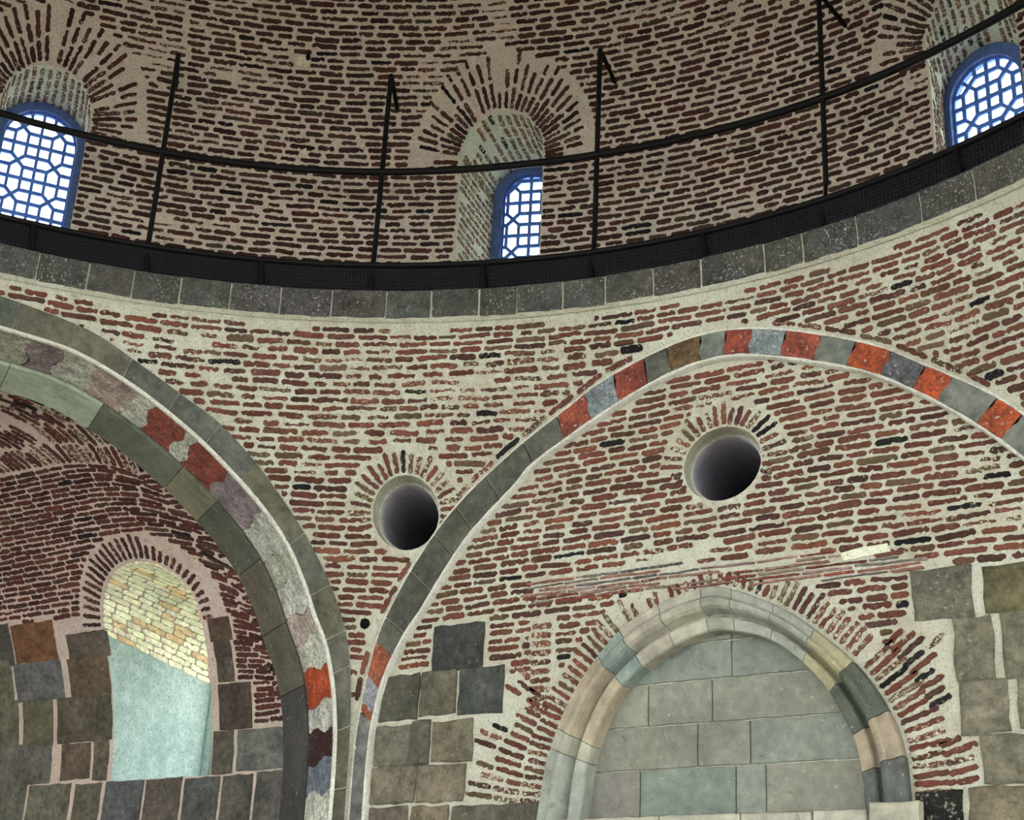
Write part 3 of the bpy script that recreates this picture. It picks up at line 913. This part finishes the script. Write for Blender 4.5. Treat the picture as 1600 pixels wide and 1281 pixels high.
# ================================================================== right arch band
trim3 = empty('trim_3', (-.3, R, -.6))
tag(trim3, 'right wall arch of alternating red and grey stones', 'arch', 'structure')
PXB = [(553, 1290), (556, 1180), (563, 1120), (578, 1105), (592, 1062), (604, 1010), (620, 972), (655, 912), (700, 862), (736, 822), (772, 772), (822, 700), (872, 662), (915, 633), (965, 610), (1013, 583), (1050, 568), (1092, 556), (1138, 540), (1177, 538), (1231, 541), (1280, 547), (1337, 556), (1383, 570), (1443, 585), (1483, 610), (1545, 635), (1580, 668)]
CB = ['g', 'g', 'r', 'p', 'r', 'd', 'd', 'd', 'd', 'd', 'd', 'd', 'R', 'b', 'R', 'd', 'o', 'g', 'R', 'b', 'R', 'g', 'O', 'k', 'O', 'g', 'O']
PAL = dict(g=(124, 126, 118), d=(96, 96, 86), r=(150, 84, 58), p=(140, 144, 146), R=(136, 66, 50), b=(132, 140, 142), o=(108, 88, 56), O=(158, 72, 38), k=(84, 86, 88))
midc = [((a[0] + b[0]) / 2, (a[1] + b[1]) / 2) for a, b in zip(ro, ri)]
def nearest(px):
    q = at_plane(px, R); return min(range(len(midc)), key=lambda i: (midc[i][0] - q[0]) ** 2 + (midc[i][1] - q[1]) ** 2)
idx = [nearest(p) for p in PXB]
idx[0] = 0
bnd = list(zip(idx[:-1], idx[1:], CB)) 
k = idx[-1]; alt = 0
while k < len(ro) - 2:
    k2 = min(len(ro) - 1, k + 5); bnd.append((k, k2, 'gO'[alt % 2])); alt += 1; k = k2
bandlay = []
for i0, i1, cc in bnd:
    if i1 <= i0: continue
    rows = []
    m_ = max(2, (i1 - i0) * 2); wob = .012 if cc in 'RrObkp' else .002
    for t in range(m_ + 1):
        f = i0 + (i1 - i0) * t / m_
        if t == 0: f += .10
        if t == m_: f -= .10
        a = int(f); g = f - a; b = min(a + 1, len(ro) - 1)
        O = Vector((lerp(ro[a][0], ro[b][0], g), 0, lerp(ro[a][1], ro[b][1], g))); I = Vector((lerp(ri[a][0], ri[b][0], g), 0, lerp(ri[a][1], ri[b][1], g)))
        if t in (0, m_) and cc in 'RrObkpgo':
            tang = Vector((ro[b][0] - ro[a][0], 0, ro[b][1] - ro[a][1])).normalized()
        else: tang = None
        row = []
        PR_ = [(.015, .05), (.03, -.018), (.06, -.026), (.3, -.026), (.5, -.026), (.7, -.026), (.93, -.026), (.965, -.018), (.97, .06)]
        for wv, dy in PR_:
            p = O.lerp(I, wv)
            if tang is not None:
                s_ = 1 if cc in 'RrO' else -1
                p = p + tang * (math.sin(wv * math.pi * 2.0) * .02 * (1 if (t == 0) else 1))
            row.append(Vector((p.x, R + dy, p.z)))
        rows.append(row)
    Vv, Ff = grid(rows); L = len(rows[0])
    Ff += [tuple(range(L)), tuple(range(m_ * L, m_ * L + L))[::-1]]
    mk('voussoir', Vv, Ff, S_MARB if cc in 'rROobkp' else S_ARCH, trim3, jit(lin(PAL[cc]), .08) + (.03,), center=True)
for nm, cur, wv in (('mortar_line', ro, 0), ('mortar_line', ri, 0)):
    o_, i_ = (ro, ri) if cur is ro else (ri, ro)
    rows = []
    for a, b in zip(o_, i_):
        A_ = Vector((a[0], 0, a[1])); B_ = Vector((b[0], 0, b[1])); t = (B_ - A_).normalized()
        jn = rnd.uniform(-.004, .004)
        rows.append([Vector((p.x, R + dy, p.z)) for p, dy in ((A_ - t * (.013 + jn), .06), (A_ - t * (.010 + jn), -.016), (A_ + t * .002, -.03), (A_ + t * (.010 + jn), -.022), (A_ + t * .012, .05))])
    Vv, Ff = grid(rows); mk(nm, Vv, Ff, M_WHITE, trim3, smooth=True)
# mortar bed behind the band
rows = [[Vector((a[0], R + .0, a[1])), Vector((b[0], R + .0, b[1])), Vector((b[0], YT + .02, b[1]))] for a, b in zip(ro, ri)]
Vv, Ff = grid(rows); mk('mortar_bed', Vv, Ff, M_PEND, trim3)

# ================================================================== left arch
trim2 = empty('trim_2', Lp(0, -.4, .3))
tag(trim2, 'left diagonal arch with grey face and inlaid coloured soffit', 'arch', 'structure')
def lpt(P, s):
    """point on a left curve, s in 0..89, negative s = the far half"""
    sg = -1 if s < 0 else 1; s = min(abs(s), len(P) - 1.001); i = int(s); f = s - i
    return (sg * lerp(P[i][0], P[i + 1][0], f), lerp(P[i][1], P[i + 1][1], f))
def face_map(s, w):     # s along the arch, w from inner edge (0) to outer edge (1)
    a = lpt(li, s); b = lpt(lo, s); return Lp(lerp(a[0], b[0], w), lerp(a[1], b[1], w), 0)
def s_at(px, P=None, d=0.0):
    best = None
    for k in range(-60, 890):
        u, z = lpt(li, k / 10) if P is None else lpt(P, k / 10)
        q = Lp(u, z, d) - CAMP; zc = q.dot(CF); x = 800 + FPX * q.dot(CR) / zc; y = 640.5 - FPX * q.dot(CU) / zc
        e = (x - px[0]) ** 2 + (y - px[1]) ** 2
        if best is None or e < best[0]: best = (e, k / 10)
    return best[1]
def strip(name, s0, s1, prof, mat, col, wob0=None, wob1=None, sm=0.0):
    """piece of the arch between s0 and s1; prof = list of (kind, across, lift)"""
    rows = []; m_ = max(3, int(abs(s1 - s0)) * 2)
    for t in range(m_ + 1):
        row = []
        for j, fn in enumerate(prof):
            a = s0 + (wob0[j] if wob0 else 0); b = s1 + (wob1[j] if wob1 else 0)
            row.append(fn(lerp(a, b, t / m_)))
        rows.append(row)
    Vv, Ff = grid(rows); L = len(prof)
    Ff += [tuple(range(L)), tuple(range(m_ * L, m_ * L + L))[::-1]]
    return mk(name, Vv, Ff, mat, trim2, tuple(col) + (sm,), center=True)
def fp(w, lift):         # on the face
    def f(s):
        p = face_map(s, w); n = Vector((-math.sin(AZL), math.cos(AZL), 0)); return p - n * lift
    return f
def sp(d, lift):         # on the soffit, lift = into the opening
    def f(s):
        u, z = lpt(li, s); a = lpt(li, s - .5); b = lpt(li, s + .5)
        t = Vector((b[0] - a[0], b[1] - a[1])); t.normalize(); nn = Vector((-t.y, t.x))
        if nn.dot(Vector((-u, -3.9 - z if z > -3.4 else 0))) < 0: nn = -nn
        return Lp(u + nn.x * lift, z + nn.y * lift, d)
    return f
fj = [-46, -38, -30, -22, -14, -8] + [s_at(p) for p in [(17, 522), (105, 545), (192, 590), (262, 642), (318, 695), (372, 755), (452, 852), (490, 930), (508, 1000)]] + [66, 73, 80, 88]
for a, b in zip(fj[:-1], fj[1:]):
    strip('voussoir', a + .06, b - .06, [fp(.02, -.05), fp(.02, .012), fp(.07, .022), fp(.35, .022), fp(.65, .022), fp(.95, .022), fp(.985, .012), fp(.985, -.05)], S_ARCH, jit(lin(rnd.choice(((108, 108, 96), (98, 100, 92), (112, 110, 92), (104, 100, 84)))), .08), sm=rnd.uniform(0, .05))
rows = [[f(s) for f in (fp(1.02, -.06), fp(1.02, .008), fp(0.0, .012), sp(0, .012), sp(.6, .0), sp(1.25, .0))] for s in [x / 2 for x in range(-92, 178)]]
Vv, Ff = grid(rows); mk('mortar_bed', Vv, Ff, M_PEND, trim2)
# white plaster arris
rows = [[f(s) for f in (fp(.04, .0), fp(.025, .024), fp(0.0, .028), sp(.008, .024), sp(.02, .0))] for s in [x / 2 for x in range(-92, 178)]]
Vv, Ff = grid(rows); mk('mortar_line', Vv, Ff, M_WHITE, trim2, smooth=True)
# dark joint bed under the inlay, then the inlaid joggled stones
rows = [[f(s) for f in (sp(.022, .008), sp(.2, .011), sp(.4, .011), sp(.598, .008))] for s in [x / 2 for x in range(-92, 178)]]
Vv, Ff = grid(rows); mk('joint_bed', Vv, Ff, JOINT, trim2)
CS = [(None, -46), ('a', -38), ('R', -33), ('a', -26), ('v', -20), ('a', -14), ('m', -6)]
mids = [((45, 538), 'm'), ((95, 552), 'v'), ((150, 580), 'a'), ((205, 622), 'k'), ((240, 640), 'a'), ((283, 682), 'R'), ((302, 700), 'a'), ((346, 748), 'R'), ((398, 812), 'v'), ((428, 868), 'a'), ((449, 908), 'm'), ((466, 958), 'a'), ((482, 1000), 'k'), ((488, 1045), 'a'), ((505, 1098), 'O'), ((509, 1140), 'a'), ((512, 1190), 'M'), ((508, 1240), 'n'), ((505, 1300), 'a')]
for px, c in mids: CS.append((c, s_at(px, li, .3)))
PALS = dict(a=(188, 190, 176), m=(166, 168, 152), v=(140, 128, 130), k=(174, 158, 148), R=(136, 70, 58), O=(168, 72, 34), M=(52, 20, 20), n=(112, 122, 130))
ds = [.025, .03, .11, .19, .27, .33, .39, .47, .55, .585, .59]
lf = [-.03, .018, .02, .02, .02, .02, .02, .02, .02, .018, -.03]
def wobble(k):
    A_ = .75
    return [A_ * math.sin((d - .03) / .56 * math.pi * 2 + (k % 2) * math.pi) * (.5 + .5 * math.sin((d - .03) / .56 * math.pi)) for d in ds]
for i in range(1, len(CS)):
    c, s1 = CS[i]; s0 = CS[i - 1][1]
    if s1 - s0 < .3: continue
    strip('joggled_stone', s0 + .15, s1 - .15, [sp(d, l) for d, l in zip(ds, lf)], S_MARB, jit(lin(PALS[c]), .06), wobble(i - 1), wobble(i), .02)
# plain soffit stones behind
sj_ = [-46, -36, -25, -14] + [s_at(p, li, .9) for p in [(8, 585), (150, 650), (272, 745), (322, 800), (385, 890), (425, 985), (455, 1080)]] 
sj = sorted(sj_) + [89]

cs = [(96, 98, 86), (110, 112, 98), (150, 160, 142), (176, 190, 168), (176, 190, 168), (104, 108, 94), (118, 118, 98), (86, 88, 78), (96, 90, 78), (92, 88, 76), (70, 68, 66), (60, 60, 62), (96, 90, 84)]
for i in range(len(sj) - 1):
    if sj[i + 1] - sj[i] < .3: continue
    strip('soffit_stone', sj[i] + .05, sj[i + 1] - .05, [sp(.61, -.02), sp(.61, .028), sp(.625, .038), sp(.8, .038), sp(1.0, .038), sp(1.2, .038), sp(1.225, .028), sp(1.23, -.03)], S_SMOOTH, jit(lin(cs[i]), .05), sm=0)

# ================================================================== left side bay
LW = (-6.125, .635, -3.33, -1.94, .615)
lwo = arch_outline(LW[0], LW[1], LW[2], LW[3], LW[4], 20)
S2 = V0 + VL[-1]
arch_back = []
for k in range(-92, 178):
    u, z = lpt(li, k / 2); q = Lp(u, z, D_SOF)
    sv = V0 + VL[min(range(len(VP)), key=lambda i: (VP[i][0] - q.y) ** 2 + (VP[i][1] - q.z) ** 2)]
    arch_back.append((q.x, sv))
vo = [(-11.5, -ZO), (-3.9, -ZO), (-3.9, -3.6)]
lastv = -3.6
for x_, v_ in arch_back[::-1]:
    if v_ > lastv + .03: vo.append((x_ + .12, v_)); lastv = v_
vo += [(vo[-1][0] - 1.2, S2 - .02), (-11.5, S2 - .02)]
wall_l = surface('wall_left', vo, [lwo], .22, vault_map, M_VAULT)
tag(wall_l, 'dim side bay wall and vault seen through the left arch', 'wall', 'structure')
far = mk('wall_far', [(-11.45, 6.5, -ZO), (-11.45, -1.2, -ZO), (-11.45, -1.2, 0), (-11.45, 6.5, 0)], [(0, 1, 2, 3)], M_VAULT)  # added out of view to stop light entering the side bay
tag(far, 'plain end wall of the side bay beyond the left arch', 'wall', 'structure')
YL = 6.47
def PL(a, b):
    (x0, z0), (x1, z1) = at_plane(a, YL), at_plane(b, YL)
    ym = (a[1] + min(b[1], a[1] + 60)) / 2
    x0 = at_plane((a[0], ym), YL)[0]; x1 = at_plane((b[0], ym), YL)[0]
    return (x0 + .004, z0, x1 - .006, z1)
SL = []
for a, b, c in [((-80, 1000), (63, 1042), (84, 82, 76)), ((66, 983), (131, 1032), (118, 84, 60)), ((-80, 1050), (46, 1104), (104, 102, 84)), ((50, 1042), (124, 1092), (100, 100, 98)),
                ((146, 996), (206, 1028), (92, 84, 74)), ((134, 1034), (196, 1084), (96, 84, 66)), ((-80, 1110), (40, 1168), (98, 96, 80)), ((48, 1100), (94, 1164), (96, 94, 76)), ((101, 1094), (186, 1156), (92, 86, 72)),
                ((-80, 1174), (82, 1224), (104, 102, 94)), ((98, 1164), (144, 1216), (98, 86, 72)), ((148, 1160), (172, 1218), (92, 88, 74)),
                ((-80, 1232), (38, 1330), (104, 102, 92)), ((42, 1228), (108, 1330), (104, 102, 88)), ((114, 1226), (156, 1330), (102, 98, 84)), ((162, 1222), (222, 1330), (88, 90, 90)), ((226, 1218), (282, 1330), (92, 86, 78)), ((286, 1216), (342, 1330), (88, 88, 84)), ((346, 1212), (394, 1330), (92, 88, 82)), ((398, 1206), (454, 1330), (96, 94, 86)),
                ((364, 972), (398, 1002), (96, 78, 64)), ((361, 1006), (388, 1066), (88, 78, 70)), ((352, 1072), (404, 1138), (80, 70, 62)), ((334, 1144), (368, 1208), (88, 84, 74)), ((372, 1142), (456, 1200), (104, 104, 98))]:
    x0, z0, x1, z1 = PL(a, b); SL.append((x0, z1, x1, z0))
    block(vault_map, [(x0, z1), (x1, z1), (x1, z0), (x0, z0)], 'ashlar_block', S_ROUGH, wall_l, jit(lin(c), .05), rnd.uniform(.008, .018), .03, .01, .0, .006)
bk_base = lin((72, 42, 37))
STOP = V0 + VL[min(range(len(VP)), key=lambda i: abs(VP[i][1] + .78) + (0 if VP[i][0] > 3 else 9))]
def edge_x(v):           # x of the arch's back edge at course v
    best = min(arch_back, key=lambda p: abs(p[1] - v)); return best[0]
EX = {}
def ex(v):
    k = round(v * 50)
    if k not in EX: EX[k] = edge_x(v)
    return EX[k]
def vb_bend(u, v):
    d = ex(v) - u
    return -.30 * math.exp(-max(0, d) / .38) * max(0, min(1, (v + 2.75) / 1.25))
def left_ok(u, v):
    if v > STOP: return False
    if u > ex(v) + .12: return False
    for x0, z0, x1, z1 in SL:
        if x0 - .02 < u < x1 + .02 and z0 - .02 < v < z1 + .02: return False
    du = u - LW[0]
    if abs(du) < LW[1] + .03 and v < LW[3]: return False
    if v >= LW[3] - .05 and (du / (LW[1] + .30)) ** 2 + ((v - LW[3]) / (LW[4] + .30)) ** 2 < 1: return False
    if v < -1.75 and u < -5.5: return False
    if v < -1.98 and u < -5.2: return False
    if v < -3.0: return False
    return True
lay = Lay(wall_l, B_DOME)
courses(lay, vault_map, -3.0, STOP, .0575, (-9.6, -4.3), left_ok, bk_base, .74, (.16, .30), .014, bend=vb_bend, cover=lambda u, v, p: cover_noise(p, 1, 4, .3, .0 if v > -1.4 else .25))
# crown of the vault: bricks laid across in curving rows
x = -9.0
while x < -4.6:
    v = STOP + .0 + min(0, vb_bend(x, STOP))
    while v < STOP + 1.5:
        L = rnd.uniform(.18, .28); vc = v + L / 2
        g = (vc - STOP)
        uu = x - .55 * g * g - .25 * g * (1 if x < -6.2 else -.3)
        if uu < ex(vc) + .15:
            dd = -1.1 * g - .25 * (1 if x < -6.2 else -.3)
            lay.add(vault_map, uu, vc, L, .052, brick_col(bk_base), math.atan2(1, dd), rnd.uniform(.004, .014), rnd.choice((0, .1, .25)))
        v += L + .02
    x += .072
# bricks on edge over the window
for k in range(31):
    th = math.pi * (.0 + 1.0 * k / 30); dx, dz = math.cos(th), math.sin(th)
    e = 1 / math.sqrt((dx / LW[1]) ** 2 + (dz / LW[4]) ** 2) + .03
    L = rnd.uniform(.20, .27) if dx < .25 else rnd.uniform(.11, .15)
    cu, cv = LW[0] + dx * (e + L / 2), LW[3] + dz * (e + L / 2)
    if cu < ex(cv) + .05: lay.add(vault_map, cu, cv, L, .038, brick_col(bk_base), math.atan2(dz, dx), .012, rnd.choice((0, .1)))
lay.done()
# ------------------------------------------------------------------ tall window of the side bay
win4 = empty('window_4', (LW[0], YL, LW[2]))
tag(win4, 'tall arched window niche with white jamb under the left arch', 'window', 'structure')
DW = 1.18
def back_z(z): return z - .26 * max(0, min(1, (z - LW[2]) / (LW[3] - LW[2])))
def jam(p, t): 
    q = vault_map(*p); b = Vector((p[0], YL + DW, back_z(p[1]))); return q.lerp(b, t)
jl = lwo
low = [p for p in jl if p[1] <= LW[3] + 1e-4]
NBJ = len(jl)
rows = [[jam(p, t / 4) for p in jl + [jl[0]]] for t in range(5)]
Vv, Ff = grid(rows)
n1 = NBJ
nj_ = len(jl) + 1
head_i = {i for i, p in enumerate(jl) if p[1] > LW[3] + 1e-4}
fl = [f for f in Ff if not any((i % nj_) in head_i for i in f)]
fh = [f for f in Ff if f not in fl]
mk('jamb', Vv, fl, M_TEAL, win4); mk('intrados', Vv, fh, M_VAULT, win4)
lay = Lay(win4, B_PALE, 260)
def wob(s, t):           # s = angle along the head, t = depth
    p = (LW[0] + LW[1] * math.cos(s), LW[3] + LW[4] * math.sin(s)); return jam(p, t)
s = .03
while s < math.pi:
    t = rnd.uniform(-.08, .0)
    while t < .97:
        L = rnd.uniform(.10, .2) / DW; t0_, t1 = max(t, .005), min(t + L, .985)
        if t1 - t0_ > .03:
            P = outline((t1 - t0_) * DW, .052, ends=.2, rag=.004)
            nn = (Vector((LW[0], 0, LW[3])) - Vector((wob(s, .5).x, 0, wob(s, .5).z))).normalized()
            Q = [((t0_ + t1) / 2 + a / DW, s + b / .62) for a, b in P]; k = len(Q)
            Vb = [wob(y, x) - nn * .01 for x, y in Q] + [wob(y, x) + nn * .012 for x, y in Q]
            Fb = [(j, (j + 1) % k, k + (j + 1) % k, k + j) for j in range(k)] + [tuple(range(k, 2 * k))]
            lay.L.append((rnd.random() + (5 if s > 1.2 else 0), Vb, Fb, jit(lin(rnd.choice(((242, 240, 200), (236, 238, 204), (244, 238, 208), (226, 196, 150), (236, 234, 198), (240, 236, 200)))), .08) + (.0,)))
        t = t1 + .012
    s += .062 / .62
lay.done()
# window frame at the outer end
fo = [(u, back_z(z)) for u, z in arch_outline(LW[0], LW[1] + .01, LW[2], LW[3], LW[4] + .01, 20)]; fi = [(u, back_z(z)) for u, z in arch_outline(LW[0], LW[1] - .07, LW[2] + .08, LW[3], LW[4] - .07, 20)]
rows = [[Vector((u, YL + DW + d, z)) for u, z in P + [P[0]]] for P, d in ((fo, .02), (fo, -.05), (fi, -.05), (fi, .02))]
Vv, Ff = grid(rows); mk('frame', Vv, Ff, M_TEAL, win4)
fs = [(u, back_z(z)) for u, z in arch_outline(LW[0], LW[1] - .16, LW[2] + .12, LW[3], LW[4] - .16, 20)]
rows = [[Vector((u, YL + DW + d, z)) for u, z in P + [P[0]]] for P, d in ((fi, .06), (fi, .0), (fs, .0), (fs, .06))]
Vv, Ff = grid(rows); mk('sash', Vv, Ff, WOOD, win4)
for xx in (-.27, 0, .27):
    Vv, Ff = tube([Vector((LW[0] + xx, YL + DW, LW[2])), Vector((LW[0] + xx, YL + DW, LW[3] + .5))], .012); mk('window_bar', Vv, Ff, IRON, win4, center=True)
for k in range(6):
    zz = LW[2] + .2 + k * .28
    Vv, Ff = tube([Vector((LW[0] - .55, YL + DW, zz)), Vector((LW[0] + .55, YL + DW, zz))], .012); mk('window_bar', Vv, Ff, IRON, win4, center=True)

# ================================================================== blind niche
trim4 = empty('trim_4', (-.36, YT, -3.9))
tag(trim4, 'blind pointed niche with moulded stone arch and ashlar infill', 'niche', 'structure')
PRF = [(-.02, .03), (-.01, -.06), (.02, -.075), (.22, -.075), (.25, -.085), (.30, -.105), (.38, -.112), (.46, -.10), (.52, -.07), (.56, -.02), (.60, .01), (.64, .0), (.68, -.03), (.72, -.04), (.97, -.035), (1.0, -.02), (1.0, .12)]
NJ = [(847, 1290), (870, 1170), (880, 1140), (945, 1030), (978, 985), (1035, 948), (1098, 925), (1153, 922), (1216, 950), (1283, 985), (1338, 1040), (1392, 1108), (1415, 1185), (1425, 1290)]
def nidx(px):
    q = at_plane(px, YT); return min(range(len(no)), key=lambda i: (no[i][0] - q[0]) ** 2 + (no[i][1] - q[1]) ** 2)
nj = [0] + [nidx(p) for p in NJ[1:-1]] + [len(no) - 1]
NC = [(150, 154, 142), (160, 158, 142), (164, 152, 130), (134, 146, 136), (166, 161, 142), (164, 159, 142), (142, 144, 130), (152, 154, 142), (148, 150, 138), (158, 150, 122), (88, 92, 82), (156, 144, 124), (92, 94, 90)]
for i in range(len(nj) - 1):
    a, b = nj[i], nj[i + 1]
    if b <= a: continue
    rows = []; m_ = (b - a) * 2
    for t in range(m_ + 1):
        f = a + (b - a) * t / m_
        f += .06 if t == 0 else (-.06 if t == m_ else 0)
        k = min(int(f), len(no) - 2); g = f - k
        O = (lerp(no[k][0], no[k + 1][0], g), lerp(no[k][1], no[k + 1][1], g)); I = (lerp(ni[k][0], ni[k + 1][0], g), lerp(ni[k][1], ni[k + 1][1], g))
        rows.append([Vector((lerp(O[0], I[0], wv), YT + dy, lerp(O[1], I[1], wv))) for wv, dy in PRF])
    Vv, Ff = grid(rows); L = len(PRF); Ff += [tuple(range(L)), tuple(range(m_ * L, m_ * L + L))[::-1]]
    mk('voussoir', Vv, Ff, S_SMOOTH, trim4, jit(lin(NC[i]), .04), smooth=False, center=True)
YP = YT + .10
Vv = [(-1.6, YP + .02, -4.1), (.95, YP + .02, -4.1), (.95, YP + .02, -2.4), (-1.6, YP + .02, -2.4)]
mk('mortar_bed', Vv, [(0, 1, 2, 3)], M_PEND, trim4)
def pan_map(u, v): return Vector((u, YP + .01, v))
rowsz = [-3.87, -3.545, -3.245, -2.945, -2.68, -2.48]
def pcx(*pp): return [at_plane(p, YP)[0] for p in pp]
cols = [[-1.5] + pcx((1000, 1235), (1150, 1235), (1197, 1235)) + [.8], [-1.5] + pcx((1090, 1160), (1172, 1160)) + [.8], [-1.5] + pcx((1013, 1095), (1113, 1095)) + [.8], [-1.5] + pcx((1143, 1030),) + [.8], [-1.5] + pcx((1143, 990),) + [.8]]
PC = [(136, 136, 124), (142, 142, 128), (138, 140, 126), (146, 144, 126), (132, 138, 128), (138, 135, 126)]
for i in range(5):
    for j in range(len(cols[i]) - 1):
        c = rnd.choice(PC)
        if i == 0 and j == 1: c = (128, 138, 127)
        block(pan_map, [(cols[i][j] + .005, rowsz[i] + .005), (cols[i][j + 1] - .005, rowsz[i] + .005), (cols[i][j + 1] - .005, rowsz[i + 1] - .005), (cols[i][j] + .005, rowsz[i + 1] - .005)], 'panel_block', S_SMOOTH, trim4, tuple(x * .86 * k_ for x, k_ in zip(lin(c), [rnd.uniform(.93, 1.05)] * 3)), .01, .02, .006, 0, .003)
# sill under the niche
xs = [-1.9, -1.35, -.75, -.15, .35, .72]
for i in range(len(xs) - 1):
    block(right_map, [(xs[i] + .005, -4.15), (xs[i + 1] - .005, -4.15), (xs[i + 1] - .005, -3.885), (xs[i] + .005, -3.885)], 'sill_block', S_SMOOTH, trim4, jit(lin((168, 164, 148)), .05), .05, .2, .012, 0, .004)
x0, z0, x1, z1 = PR((1368, 1258), (1446, 1330))
block(right_map, [(x0, z1), (x1, z1), (x1, z0), (x0, z0)], 'impost_block', S_SMOOTH, trim4, lin((172, 168, 148)), .12, .05, .015)

# ================================================================== railing on the walkway
rail = empty('railing', (-3.0, 5.2, .25))
tag(rail, 'black iron railing and wire mesh fence on the dome walkway', 'railing')
def cp(a, r, z): a = math.radians(a); return Vector((-math.sin(a) * r, math.cos(a) * r, z))
Vv, Ff = tube([cp(a, 6.15, 1.50 + .012 * math.sin(a * .12)) for a in range(-30, 85, 2)], .032); mk('handrail', Vv, Ff, IRON, rail, smooth=True)
Vv, Ff = tube([cp(a, 6.03, .525) for a in range(-30, 85, 2)], .024); mk('lower_rail', Vv, Ff, IRON, rail, smooth=True)
PA = [83.0, 65.5, 48.0, 30.55, 13.05, -5.2, -22.8]
for k, a in enumerate(PA):
    top = 2.49 + (.08 if k == 4 else 0)
    Vv, Ff = tube([cp(a - .35, 6.0, .25), cp(a - .1, 6.04, .42), cp(a, 6.13, .56), cp(a, 6.15, .75), cp(a, 6.15, top)], .0225)
    po = mk('post', Vv, Ff, IRON, rail, center=True)
    Vv, Ff = tube([cp(a, 6.15, top), cp(a, 6.66, top - .05)], .02); mk('brace', Vv, Ff, IRON, po, center=True)
ST = [83.0, 74.2, 65.5, 56.6, 48.0, 39.2, 30.55, 21.6, 13.05, 4.0, -5.2, -15.8, -22.8]
for a in ST[1::2]:
    Vv, Ff = tube([cp(a - .4, 5.99, .26), cp(a - .15, 6.01, .40), cp(a, 6.03, .53)], .022); mk('stanchion', Vv, Ff, IRON, rail, center=True)
for a1, a0 in zip(ST[:-1], ST[1:]):
    nseg = 6
    rows = [[cp(lerp(a0, a1, k / nseg), r, z) for k in range(nseg + 1)] for r, z in ((6.045, .25), (6.045, .52), (6.055, .52), (6.055, .25))]
    Vv, Ff = grid(rows); sh = mk('mesh_panel', Vv, Ff, SHEET, rail, center=True)  # solid dark sheet added behind the wires
    V = []; F = []
    def wire(p, q, r=.0025):
        o = len(V); t = (q - p).normalized(); s1 = t.cross(Vector((p.x, p.y, 0)).normalized()).normalized() * r; s2 = t.cross(s1).normalized() * r
        for b in (p, q):
            for e in (s1 + s2, s1 - s2, -s1 - s2, -s1 + s2): V.append(b + e)
        for k in range(4): F.append((o + k, o + (k + 1) % 4, o + 4 + (k + 1) % 4, o + 4 + k))
    nw = int((a1 - a0) * math.pi / 180 * 6.03 / .03)
    for k in range(nw + 1): wire(cp(lerp(a0, a1, k / nw), 6.035, .26), cp(lerp(a0, a1, k / nw), 6.035, .52))
    for j in range(8):
        for k in range(nseg): wire(cp(lerp(a0, a1, k / nseg), 6.035, .28 + j * .032), cp(lerp(a0, a1, (k + 1) / nseg), 6.035, .28 + j * .032))
    mk('wire_mesh', V, F, MESHM, sh, kind='stuff')
